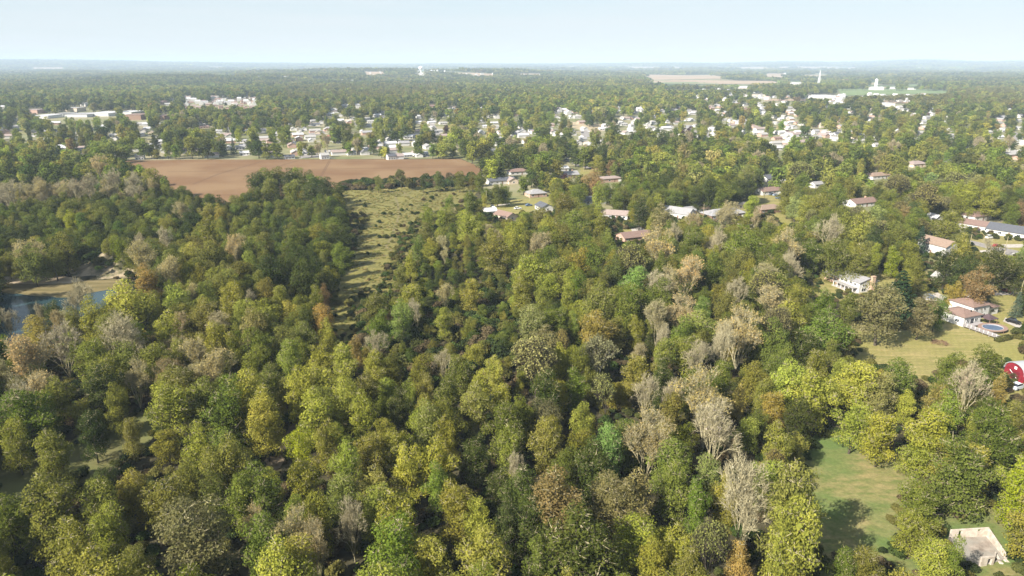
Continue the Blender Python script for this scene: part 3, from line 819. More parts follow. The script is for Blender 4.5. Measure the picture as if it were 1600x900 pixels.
def ruin():
    """roofless concrete room at the lower right"""
    z = 0.0
    c = [at(1484, 842), at(1543, 839), at(1573, 874), at(1520, 889)]
    root = empty('ruin', tuple(c[0]), 0, 'roofless concrete ruin with whitewashed walls and a stained floor', 'ruin')
    o = c[0]
    M_WW = noise_mat('whitewashed_concrete', (0.33, 0.28, 0.23), (0.54, 0.49, 0.425), 0.9, detail=8)
    M_SLAB = noise_mat('stained_slab', (0.17, 0.14, 0.115), (0.34, 0.295, 0.25), 0.55, c3=(0.25, 0.235, 0.205), scale3=0.3, detail=8)
    H = 2.0
    def wall_run(a, b, h0, h1, gaps, th=0.35, name='wall'):
        """a wall from a to b with openings (s0, s1, sill, head)"""
        d = (b - a); L_ = np.linalg.norm(d); d = d / L_
        nrm = np.array([-d[1], d[0], 0])
        m = MB()
        cuts = sorted(gaps)
        pieces = []; s = 0.0
        for (g0, g1, sill, head) in cuts:
            pieces.append((s, g0, 0, None))
            if sill > 0: pieces.append((g0, g1, 0, sill))
            pieces.append((g0, g1, head, None))
            s = g1
        pieces.append((s, 1.0, 0, None))
        for (s0, s1, z0, z1) in pieces:
            P = []
            for s_, off in ((s0, 0), (s1, 0), (s1, th), (s0, th)):
                q = a - o + d * (s_ * L_) + nrm * off
                top = (h0 + (h1 - h0) * s_) if z1 is None else z1
                P.append((q, z0, top))
            if all(t <= b_ + 0.02 for _, b_, t in P): continue
            V = [(q[0], q[1], b_) for q, b_, _ in P] + [(q[0], q[1], max(t, b_ + .02)) for q, b_, t in P]
            m.add(V, [(3,2,1,0),(4,5,6,7),(0,1,5,4),(1,2,6,5),(2,3,7,6),(3,0,4,7)])
        return m.build(name, M_WW, root)
    wall_run(c[0], c[1], H, H + .1, [(0.20, 0.29, 0.0, 1.85), (0.70, 0.79, 1.35, 1.95)])
    wall_run(c[1] + np.array([.02, 0, 0]), c[2], H, 1.0, [], th=-0.35)
    e0 = at(1531, 886); e1 = at(1552, 883)
    wall_run(e0, e1, 2.1, 1.9, [(0.50, 0.80, 0.0, 1.6)])
    e2 = at(1556, 868)
    wall_run(e1 + np.array([.1, .1, 0]), e2, 1.4, 0.8, [], th=0.3)
    m = MB()
    V = [(p - o)[:2] for p in (c[0] - [0.4, 0, 0], c[1], c[2], c[3])]
    m.add([(x, y, 0.16) for x, y in V] + [(x, y, 0.0) for x, y in V], [(3,2,1,0),(4,5,6,7),(0,1,5,4),(1,2,6,5),(2,3,7,6),(3,0,4,7)])
    fl = m.build('floor', M_SLAB, root)
    rr = random.Random(4)
    for k in range(9):
        s = rr.uniform(.15, .5)
        b = MB(); q = (c[2] - o) + np.array([rr.uniform(-2.5, 1.5), rr.uniform(-1.2, 2.5), 0])
        b.add([(q[0] + s*x*rr.uniform(.6,1.2), q[1] + s*y*rr.uniform(.6,1.2), max(0.0, .05 + s*zz*rr.uniform(.5, 1))) for x, y, zz in ((-1,-1,0),(1,-1,0),(1,1,0),(-1,1,0),(-.7,-.8,1),(.8,-.7,1),(.7,.8,1),(-.8,.6,1))],
              [(3,2,1,0),(4,5,6,7),(0,1,5,4),(1,2,6,5),(2,3,7,6),(3,0,4,7)])
        b.build('rubble', M_WW, root)
    keep(1484, 822, 1572, 884)
ruin()

def brush_pile():
    p = at(1468, 536)
    m = MB(); rr = random.Random(3)
    for k in range(160):
        a = rr.uniform(0, 6.28); r = 2.6 * math.sqrt(rr.random())
        x, y = r * math.cos(a), r * math.sin(a); hh = 1.3 * (1 - (r / 2.7) ** 1.5)
        b = rr.uniform(0, 6.28); L_ = rr.uniform(.6, 1.5)
        m.tube((x, y, max(.05, rr.uniform(0, hh))), (x + L_*math.cos(b), y + L_*math.sin(b), max(.05, rr.uniform(0, hh) + rr.uniform(-.2, .4))), .05, .025, 3)
    o = m.build('brush_pile', noise_mat('dead_brush', (0.10, 0.055, 0.035), (0.22, 0.13, 0.085), 1.0))
    o.location = p
    tag(o, 'heap of reddish brown brush lying on the big dry lawn', 'brush pile')
brush_pile()

# ------------------------------------------------------------------ vehicles
M_TYRE = flat('tyre_rubber', (0.02, 0.02, 0.02))
PAINT = {}
def car(u, v, rot, color, label, name='parked_car', tall=1.0, L_=4.7):
    if color not in PAINT:
        PAINT[color] = flat('car_paint', color, rough=0.25, var=0.03, spec=0.5)
    p = at(u, v)
    t = empty(name, tuple(p + np.array([0, 0, 0.13])), A_ROT + rot, label, 'car')
    h = L_ / 2
    b = MB(); b.prism([(-h, .35), (-h, .85*tall), (-h*.9, .98*tall), (h*.45, .98*tall), (h*.95, .85*tall), (h, .6), (h, .35)], -.9, .9); b.build('body', PAINT[color], t)
    c = MB(); c.prism([(-h*.82, .985*tall), (-h*.62, 1.5*tall), (h*.05, 1.5*tall), (h*.42, .985*tall)], -.78, .78); g = c.build('windows', M_GLASS, t)
    r = MB(); r.prism([(-h*.63, 1.505*tall), (-h*.6, 1.56*tall), (h*.03, 1.56*tall), (h*.06, 1.505*tall)], -.76, .76); r.build('roof', PAINT[color], t)
    for x in (-h*.6, h*.6):
        for y in (-.92, .92):
            w = MB(); w.tube((x, y - .1, .33), (x, y + .1, .33), .33, .33, 12, caps=True); w.build('wheel', M_TYRE, t)
    for y in (-.6, .6):
        q = MB(); q.box(h + .002, h + .03, y - .18, y + .18, .62, .78); q.build('headlight', M_TRIM, t)
car(1583, 505, 0.15, (0.012, 0.012, 0.015), 'black car on the concrete drive right of the white house', tall=1.12)
car(1528, 361, Q, (0.05, 0.02, 0.03), 'dark maroon car in front of the wide white garage')
car(1546, 373, Q, (0.75, 0.75, 0.74), 'white van on the drive near the street bend', name='parked_van', tall=1.35, L_=5.4)
car(1577, 410, Q, (0.78, 0.78, 0.76), 'white car left of the round green tree at the right edge')
car(1212, 306, Q, (0.30, 0.36, 0.45), 'pale blue car outside the red brown roofed house on the slope')
car(1206, 305, Q, (0.08, 0.10, 0.13), 'dark car outside the red brown roofed house on the slope')
car(809, 327, Q, (0.75, 0.75, 0.75), 'white vehicle parked near the dark blue roofed house')
car(770, 324, 0, (0.70, 0.70, 0.70), 'white vehicle by the small white outbuilding at the meadow edge')
car(1590, 608, Q, (0.62, 0.68, 0.75), 'pale blue vehicle under the trees below the red barn', tall=1.3)
car(54, 889, 0.6, (0.02, 0.02, 0.025), 'black vehicle half hidden by the trees at the bottom left corner')
keep(40, 876, 66, 899)
car(1548, 487, Q, (0.25, 0.27, 0.30), 'grey car behind the split level white house')

# cars seen from afar: too small for parts
CARM = []
for c_ in ((.55,.55,.55), (.05,.05,.06), (.20,.03,.03), (.10,.14,.22), (.32,.31,.29)):
    b = MB(); b.prism([(-2.3,.3),(-2.3,.95),(-1.4,1.0),(-1.1,1.5),(.5,1.5),(1.1,1.0),(2.2,.9),(2.3,.3)], -.9, .9)
    for x in (-1.4, 1.4):
        for y in (-.92, .92): b.tube((x, y - .08, .32), (x, y + .08, .32), .32, .32, 8, m=1, caps=True)
    b.prism([(-1.15,1.02),(-.95,1.44),(.4,1.44),(.85,1.02)], -.93, .93, 2)
    CARM.append(b.mesh('parked_car', [flat('car_paint', c_, rough=.3), M_TYRE, M_GLASS]))
cr_ = random.Random(9)
CN = ['pale grey', 'black', 'dark red', 'blue grey', 'beige']
for i_, (u, v, w_) in enumerate(((826,322,'below the curved lawn near the meadow'),(1090,342,'on the pale drive by the white gabled house'),(1170,355,'on the concrete pad below the slope houses'),(1556,386,'on the street bend at the right'),
    (1590,400,'on the street at the right edge'),(1570,456,'on the road at the right edge'),(1452,466,'on the drive behind the spruces'),(885,250,'on the diagonal street'),(900,257,'at the lower end of the diagonal street'),
    (910,208,'on the parched street in mid distance'),(920,206,'beside another on the parched street'),(700,213,'on the street behind the field corner'),(725,212,'farther right on the street behind the field corner'),(672,190,'on the steep bright street'),
    (680,203,'lower on the steep bright street'),(1095,206,'on the road between the maroon trees'),(490,242,'in the yard at the field edge'),(505,243,'in the yard at the field edge by the white house'),(1268,211,'on the dense suburb street'),(1295,212,'at the right of the dense suburb street'),
    (820,206,'on the short road right of the field corner'),(615,192,'on the rising street behind the field'),(570,195,'on the left rising street'),(1216,311,'below the vehicles on the slope'))):
    k = cr_.randrange(5); o = mesh_obj('parked_car', CARM[k]); p = at(u, v); o.location = (p[0], p[1], .14); o.rotation_euler = (0, 0, A_ROT + cr_.choice((0, Q)))
    tag(o, 'small ' + CN[k] + ' car parked ' + w_, 'car', 'cars parked in the suburb')
    keep(u - 3, v - 2, u + 3, v + 1)

# utility poles
def pole(u, v, h, label):
    p = at(u, v)
    t = empty('utility_pole', tuple(p), A_ROT, label, 'utility pole', 'utility poles')
    m = MB(); m.tube((0, 0, 0), (0, 0, h), .16, .11, 8, caps=True); m.build('mast', M_BARE, t)
    m = MB(); m.box(-1.2, 1.2, -.06, .06, h - 1.0, h - .85); m.build('crossarm', M_BARK, t)
pole(1193, 317, 11, 'wooden utility pole in front of the slope houses')
pole(1203, 278, 11, 'wooden utility pole beside the white house with the dark blue roof')
pole(1418, 330, 11, 'wooden utility pole in front of the pale green trees')
pole(1592, 470, 10, 'wooden utility pole by the road at the right edge')
for u_, v_, w_ in ((1548,462,'on the near side of the right hand road'),(1512,398,'left of the street bend'),(1568,402,'by the street bend'),(1098,345,'right of the white gabled house'),(870,254,'at the upper end of the diagonal street'),(912,268,'at the lower end of the diagonal street'),
    (760,322,'at the meadow corner'),(828,314,'on the curved lawn'),(1182,352,'beside the concrete pad'),(1250,330,'on the green slope')): pole(u_, v_, 10.5, 'wooden utility pole ' + w_)
pole(47, 182, 14, 'tall pole left of the white store buildings')
pole(93, 180, 14, 'tall pole among the white store buildings')

# ------------------------------------------------------------------ far landmarks
def water_tower():
    p = cast(658, 117.5)
    s = 1.0
    t = empty('water_tower', tuple(p), 0, 'white water tower standing above the far woods', 'water tower')
    m = MB(); n = 16
    prof = [(5, 0), (3.6, 4), (3.4, 28), (6, 32), (12.5, 37), (14, 42), (13.2, 47), (8, 51), (0.3, 52.5)]
    V = [(r * math.cos(2*math.pi*i/n), r * math.sin(2*math.pi*i/n), z) for r, z in prof for i in range(n)]
    k = 3
    st = MB(); st.add(V[:n * 3], [(a*n+i, a*n+(i+1) % n, (a+1)*n+(i+1) % n, (a+1)*n+i) for a in range(2) for i in range(n)])
    st.build('stem', flat('tower_paint', (0.75, 0.75, 0.74), var=0.03), t, True)
    tk = MB(); tk.add(V[n * 2:], [(a*n+i, a*n+(i+1) % n, (a+1)*n+(i+1) % n, (a+1)*n+i) for a in range(6) for i in range(n)])
    tk.build('tank', flat('tank_paint', (0.80, 0.80, 0.80), var=0.03), t, True)
    keep(653, 108, 664, 119)
water_tower()

def far_building(u, v, wpx, dep, h, label, wall='white', roof='pale', name='building', rot=0.0, cat='building', group=None):
    p = cast(u, v)
    d = proj(p)[2]
    Wd = wpx * d / F
    t = empty(name, tuple(p), rot, label, cat, group)
    m = MB(); m.box(-Wd/2, Wd/2, -dep/2, dep/2, 0, h); m.build('wall', WALLC[wall], t)
    r = MB(); r.box(-Wd/2 - .3, Wd/2 + .3, -dep/2 - .3, dep/2 + .3, h + .01, h + .5); r.build('roof', ROOFC[roof], t)
    keep(u - wpx/2 * .9, v - h / d * F - 3, u + wpx/2 * .9, v + 1)
    return t
for (u, v, w, dep, h, wl, rf, lab) in [
    (75,184,24,40,4.5,'white','white','white flat store building at the far left of the row'),
    (100,181,22,45,4.5,'white','pale','pale store building second from the left in the row'),
    (132,181.5,34,50,4.5,'grey','grey','long grey roofed store building in the middle of the row'),
    (168,180,32,60,5,'white','white','large white roofed store building right of the grey one'),
    (204,178.5,26,50,5,'white','white','white roofed store building at the right end of the row'),
    (216,186,26,35,8,'brown','brown','brown roofed hall right of the white store buildings'),
    (256,187,16,30,7,'brown','brown','smaller brown roofed hall among trees right of the stores'),
    (56,177,22,30,7,'brick','pink','pinkish brick store behind the white store buildings'),
    (118,174,20,30,7,'tan','pale','pale building behind the grey roofed store'),
    (134,166,8,20,7,'white','white','small white building in the trees above the stores'),
    (1286,153,24,60,7,'white','white','large white school building beyond the right hand suburb'),
    (1268,152,14,40,5,'white','pale','low wing left of the large white school'),
    (1304,153,10,40,6,'brick','white','pale wing at the right end of the large white school'),
    (1247,132,13,40,9,'white','white','white hall left of the lattice mast on the plain'),
    (1236,131,7,30,8,'white','pale','smaller hall beside the white hall on the plain'),
    (1160,138,18,40,8,'white','white','white sheds at the edge of the tan fields'),
    (1184,152,16,40,8,'tan','pale','pale building above the right hand suburb'),
    (1385,166,15,30,7,'white','white','white building at the edge of the yellowish wood'),
    (1395,139,7,20,7,'white','white','small white farm building right of the silo'),
    (1424,140.5,8,20,6,'white','white','farthest right white farm building on the green field')]:
    far_building(u, v, w, dep, h, lab, wl, rf)

def farmstead():
    p = cast(1369, 141); d = proj(p)[2]
    t = empty('barn', tuple(p), 0, 'long white barn at the end of the far green field', 'barn')
    m = MB(); Wd = 20 * d / F
    block(t, -Wd/2, Wd/2, -9, 9, 7, 5, 'gable', 'white', 'white')
    keep(1357, 136, 1382, 142)
    p = cast(1364.5, 140.5)
    t = empty('silo', tuple(p + np.array([0, -14, 0])), 0, 'tall white silo beside the long white barn', 'silo')
    m = MB(); m.tube((0, 0, 0), (0, 0, 36), 5.0, 5.0, 16); m.build('tower', flat('silo_white', (0.78, 0.78, 0.77), var=0.03), t)
    m = MB(); m.tube((0, 0, 36.02), (0, 0, 39), 5.1, 0.6, 16, caps=True); m.build('dome', flat('silo_cap', (0.7, 0.7, 0.72), var=0.03), t)
    keep(1360, 127, 1369, 141)
    p = cast(1279, 132)
    t = empty('lattice_mast', tuple(p), 0, 'thin pale lattice mast standing on the far plain', 'mast')
    H = 62.0
    for sx in (-1, 1):
        for sy in (-1, 1):
            m = MB(); m.tube((sx*4, sy*4, 0), (sx*.6, sy*.6, H), .45, .3, 4); m.build('leg', M_TRIM, t)
    m = MB()
    for k in range(8):
        z0 = k * H / 8; z1 = (k + 1) * H / 8
        w0 = 4 - 3.4 * z0 / H; w1 = 4 - 3.4 * z1 / H
        for (ax, ay, bx, by) in ((-1,-1,1,-1),(1,-1,1,1),(1,1,-1,1),(-1,1,-1,-1)):
            m.tube((ax*w0, ay*w0, z0), (bx*w1, by*w1, z1), .22, .22, 3)
            m.tube((bx*w0, by*w0, z0), (ax*w1, ay*w1, z1), .22, .22, 3)
    m.build('bracing', M_TRIM, t)
    keep(1276, 115, 1282, 132)
farmstead()

# ------------------------------------------------------------------ suburb houses farther off
ORD = ['first', 'second', 'third', 'fourth', 'fifth', 'sixth', 'seventh', 'eighth', 'ninth', 'tenth', 'eleventh', 'twelfth', 'thirteenth', 'fourteenth', 'fifteenth',
       'sixteenth', 'seventeenth', 'eighteenth', 'nineteenth', 'twentieth']
def rank(i, n):
    if n == 1: return ''
    if i == 0: return 'leftmost'
    if i == n - 1: return 'rightmost'
    return (ORD[i] if i < len(ORD) else 'farther') + ' from left'

FAR_H = """4,169,8 25,187,10 9,207,16b 4,201,8 31,202,10 55,204,12 72,205,9 88,204,10d 120,209,6 160,200,7 179,211,9 180,216,8d 19,236,10 100,236,18 126,234,13g 50,252,11d 69,212,11b
269,157,6 256,162,12b 262,163,8 300,158,7b 309,159,7 320,160,7b 332,154,6 340,157,7b 346,160,7b 352,154,6 360,158,7b 366,162,7 372,156,6b 380,160,7b 388,157,6 393,160,7b 398,163,7b 335,165,7b 345,168,7b 355,169,7b
316,191,12b 323,194,9 319,198,13b 344,204,11 222,210,12g 237,206,12t 244,215,12g 249,221,6 246,227,6 357,219,10 375,230,8 382,239,7 377,220,9g 381,228,8d 326,216,5 357,230,5 219,246,9 387,204,7
415,216,14 459,237,14t 452,245,15d 474,236,9 461,226,6 507,245,13 517,237,9 514,218,12r 526,220,10 486,219,10 467,203,8 476,201,6 490,189,7 493,194,8d 502,191,8 516,179,11 520,171,9 539,166,10 558,167,9 532,180,7 532,191,10 544,189,10t 551,185,8 566,205,10 579,190,10 589,181,12 596,178,8g 549,239,6 496,207,9t
637,214,14 649,212,12d 649,226,10 667,220,9 636,242,9 654,242,8 661,240,7 611,246,12d 619,221,6 606,217,6 650,205,10 654,191,8 654,183,7 671,181,5 674,191,8 675,199,9 676,205,10g 692,192,7 692,181,5 686,204,8 760,182,10g 776,183,9 751,190,10 774,198,8 760,197,9 772,192,8 781,216,9g 605,206,8 676,166,9b
814,198,8 816,204,10 831,204,10d 859,200,5 861,205,8 891,204,10 875,187,6 882,174,9 890,177,6 903,181,7 814,186,7 910,215,9 919,224,12t 911,219,7 945,220,9 941,201,11 945,197,8 974,184,12 981,185,9b 967,174,6 996,174,9 986,201,10 982,206,7 974,194,9 987,197,8
1011,194,11 1016,199,9 1061,187,12 1066,210,9 1074,187,5 1112,199,11 1116,209,8 1030,213,5 1131,187,9 1142,189,7 1161,191,14g 1179,197,10b 1194,201,8t 1181,208,13 1192,210,11 1120,172,6 1120,164,7 1149,159,9 1164,164,9 1192,170,7 1192,177,8 1199,230,7 1030,250,7 1003,174,7 1035,174,6 1076,173,6 1092,215,7
1224,182,7 1234,184,8 1212,192,9 1220,186,8 1236,191,10 1247,192,9b 1246,206,10 1225,205,10b 1215,206,9 1231,210,9 1230,200,5 1214,216,15b 1264,205,9t 1274,207,10g 1261,211,8 1277,214,8 1287,211,9 1296,211,8 1306,204,10 1306,217,6 1307,211,8d 1311,189,8b 1282,197,10t 1331,220,8 1336,214,11t 1347,213,8 1224,229,8 1369,226,7 1317,207,6
1406,170,11 1420,181,8 1447,184,11 1458,180,6 1490,179,5 1474,191,6 1407,205,12 1490,211,6 1511,206,7t 1544,223,13 1564,185,15 1595,182,12 1592,200,10g 1566,204,10 1562,214,7 1571,236,6 1585,237,9 1597,238,9 1597,224,9 1592,246,14b"""
HS = {}
STY = {'w': ('white', 'pale', 'pale roofed white house'), 'b': ('brick', 'redbrown', 'brown roofed brick house'), 'd': ('white', 'dark', 'dark roofed house'),
       'g': ('white', 'grey', 'grey roofed house'), 't': ('tan', 'tan', 'tan house'), 'r': ('white', 'red', 'bright red roofed house'),
       'x': ('white', 'white', 'white roofed house')}
def house_mesh(sty, k):
    if (sty, k) in HS: return HS[(sty, k)]
    wl, rf, _ = STY[sty]
    L_, Wd, h, rh = ((12, 8, 3.0, 2.2), (15, 8.5, 2.8, 2.0), (10, 8, 4.8, 2.4))[k]
    m = MB(); yc = 0
    m.prismx([(-Wd/2, 0), (Wd/2, 0), (Wd/2, h), (0, h + rh - .02), (-Wd/2, h)], -L_/2, L_/2, 0)
    r = MB(); roof_gable(r, -L_/2, L_/2, -Wd/2, Wd/2, h, rh)
    m.add(r.v, r.f, 1)
    for s in (-1, 1):
        for x in (-L_*.32, 0.0, L_*.3):
            m.box(x - .7, x + .7, *sorted((s * Wd/2, s * (Wd/2 + .04))), 1.0, 2.2, 2)
    me = m.mesh('house', [WALLC[wl], ROOFC[rf], M_GLASS])
    HS[(sty, k)] = (me, L_)
    return HS[(sty, k)]
def house_region(u, v):
    if u < 205: return 'in the left hand suburb below the store row' if v > 186 else 'beside the store row on the far left'
    if u < 290: return 'left of the field in the far suburb'
    if u < 402: return 'in the far brick terrace beyond the field' if v < 172 else 'behind the left part of the brown field'
    if u < 480: return 'behind the middle of the brown field'
    if u < 530: return 'around the red roofed house behind the brown field'
    if u < 604: return 'on the rising streets behind the field'
    if u < 705: return 'on bright streets behind the field corner'
    if u < 800: return 'in the trees above the field corner'
    if u < 870: return 'by the short road right of the field corner'
    if u < 960: return 'around the parched lawn in mid distance'
    if u < 1040: return 'in the middle suburb'
    if u < 1130: return 'around the maroon trees in the middle suburb'
    if u < 1205: return 'left of the dense right hand suburb'
    if u < 1260: return 'in the dense right hand suburb'
    if u < 1320: return 'in the right part of the dense suburb'
    if u < 1500: return 'among the right hand trees'
    return 'at the far right suburb'
DRIVES = []
tmp = {}
hr = random.Random(11)
for tok in FAR_H.split():
    a, b, c = tok.split(',')
    sty = c[-1] if c[-1].isalpha() else None
    wpx = float(c.rstrip('bdgtr'))
    if sty is None: sty = hr.choice('wwxxg')
    u, v = float(a), float(b)
    p = at(u, v, 2.0)
    k = hr.choice((0, 0, 1, 2))
    me, L0 = house_mesh(sty, k)
    d = proj(p)[2]
    s = min(1.5, max(0.8, wpx * d / F / L0))
    o = mesh_obj('house', me)
    o.location = (p[0], p[1], 0)
    o.rotation_euler = (0, 0, A_ROT + Q + hr.choice((0, 0, Q)) + hr.uniform(-.15, .15))
    o.scale = (s, s, min(s, 1.2))
    o['category'] = 'house'; o['group'] = 'houses of the suburb seen from afar'
    tmp.setdefault((STY[sty][2], house_region(u, v)), []).append((u, v, o))
    keep(u - wpx * .42, v - 2.6, u + wpx * .42, v + 2.0)
    DRIVES.append((p, hr.choice((0, Q)), hr.uniform(8, 16), hr.uniform(3.5, 6)))
for (desc, reg), L_ in tmp.items():
    L_.sort(key=lambda t: t[0])
    for i, (u, v, o) in enumerate(L_):
        r = rank(i, len(L_))
        o['label'] = (desc + ' ' + reg + (', ' + r if r else ''))

mb2 = MB(); h2 = random.Random(77)
for (u0, v0, u1, v1), n_ in (((400,166,800,246),75), ((800,168,1000,232),50), ((1000,160,1200,232),60), ((1200,172,1400,232),62), ((1400,170,1600,250),55), ((0,190,480,246),75), ((290,152,402,170),40), ((1080,148,1330,178),45)):
    for _ in range(int(n_ * .8)):
        u = h2.uniform(u0, u1); v = h2.uniform(v0, v1); p = at(u, v, 2.0)
        a = A_ROT + h2.choice((0, Q)); c, s_ = math.cos(a), math.sin(a); L_, w, h = h2.uniform(9, 15), h2.uniform(7, 9), h2.uniform(2.7, 3.4)
        q = MB(); q.prismx([(-w/2, 0), (w/2, 0), (w/2, h), (0, h + 1.98), (-w/2, h)], -L_/2, L_/2, 1 if v1 == 170 else h2.choice((0, 0, 1))); r = MB(); roof_gable(r, -L_/2, L_/2, -w/2, w/2, h, 2.0); m_ = 5 if v1 == 170 else h2.choice((2, 2, 3, 4, 5))
        for g_, mi in ((q, q.m[0]), (r, m_)): mb2.add([(p[0] + x*c - y*s_, p[1] + x*s_ + y*c, z) for x, y, z in g_.v], g_.f, mi)
        DRIVES.append((p, h2.choice((0, Q)), h2.uniform(8, 14), 4.0)); keep(u - 2.6, v - 2.4, u + 2.6, v + 1.2)
tag(mb2.build('suburban_houses', [WALLC['white'], WALLC['brick'], ROOFC['pale'], ROOFC['white'], ROOFC['grey'], ROOFC['pink']]), 'small pale houses crowded along the streets of the suburb among the trees', 'houses', kind='stuff')
mb = MB()
for p, a, L_, w in DRIVES:
    c, s_ = math.cos(A_ROT + a), math.sin(A_ROT + a)
    mb.add([(p[0] + x*c - y*s_, p[1] + x*s_ + y*c, 0.2) for x, y in ((0, -w/2), (L_, -w/2), (L_, w/2), (0, w/2))], [(0, 1, 2, 3)])
tag(mb.build('paved_drives', M_CONC), kind='structure')
# far off houses: only specks, joined
def far_specks():
    m = MB(); rr = random.Random(5)
    zones = [((418,130,530,150),150),((800,118,880,142),110),((905,141,945,147),34),((640,105,700,118),25),((560,118,700,135),40),((860,108,1000,125),50),((1090,140,1200,158),60),
             ((20,103,270,117),30),((540,108,800,125),40),((1200,106,1500,118),40),((1250,150,1450,160),30),((1420,150,1600,180),25),((290,150,400,166),60),((760,150,1000,180),60),((400,116,560,130),25)]
    for (u0, v0, u1, v1), n in zones:
        for k in range(n):
            p = cast(rr.uniform(u0, u1), rr.uniform(v0, v1))
            L_, Wd, h = rr.uniform(8, 16), rr.uniform(7, 10), rr.uniform(4, 8)
            if p[1] > 3500: h += 2; L_ *= 1.2
            a = rr.choice((0.4, 1.97)); c, s = math.cos(a), math.sin(a)
            def T(x, y, z): return (p[0] + x*c - y*s, p[1] + x*s + y*c, p[2] + z)
            V = [T(x, y, z) for z in (0, h) for x, y in ((-L_/2,-Wd/2),(L_/2,-Wd/2),(L_/2,Wd/2),(-L_/2,Wd/2))] + [T(-L_/2, 0, h + 3), T(L_/2, 0, h + 3)]
            m.add(V, [(0,1,5,4),(1,2,6,5),(2,3,7,6),(3,0,4,7),(1+4,2+4,9),(3+4,0+4,8)], 0)
            m.add(V, [(4,5,9,8),(6,7,8,9)], rr.choice((1, 1, 2, 3)))
    o = m.build('distant_houses', [WALLC['white'], ROOFC['white'], ROOFC['grey'], ROOFC['pink']])
    tag(o, 'pale specks of far off houses scattered through the woods below the horizon', 'houses', kind='stuff')
far_specks()

# ------------------------------------------------------------------ tree forms (crown radius 5, height 16 unless said)
def limbs(mb, top, spread, n, zc, r0=0.30, seed=0):
    rr = random.Random(seed)
    g = top / 13.6; r0 *= g
    lean = (rr.uniform(-.4, .4) * g, rr.uniform(-.4, .4) * g)
    mid = (lean[0], lean[1], zc * 0.55)
    mb.tube((0, 0, -0.3 * g), mid, r0, r0 * .75, 7)
    tip = (lean[0] * 1.6, lean[1] * 1.6, top)
    mb.tube(mid, tip, r0 * .75, r0 * .2, 6)
    for k in range(n):
        a = 6.283 * k / n + rr.uniform(-.4, .4)
        z0 = zc * rr.uniform(.5, .85)
        p0 = (lean[0], lean[1], z0)
        p1 = (lean[0] + spread * .5 * math.cos(a), lean[1] + spread * .5 * math.sin(a), z0 + rr.uniform(1.2, 2.8) * g)
        p2 = (lean[0] + spread * .82 * math.cos(a + .15), lean[1] + spread * .82 * math.sin(a + .15), z0 + rr.uniform(2.5, 4.2) * g)
        mb.tube(p0, p1, r0 * .5, r0 * .33, 5); mb.tube(p1, p2, r0 * .33, r0 * .1, 4)

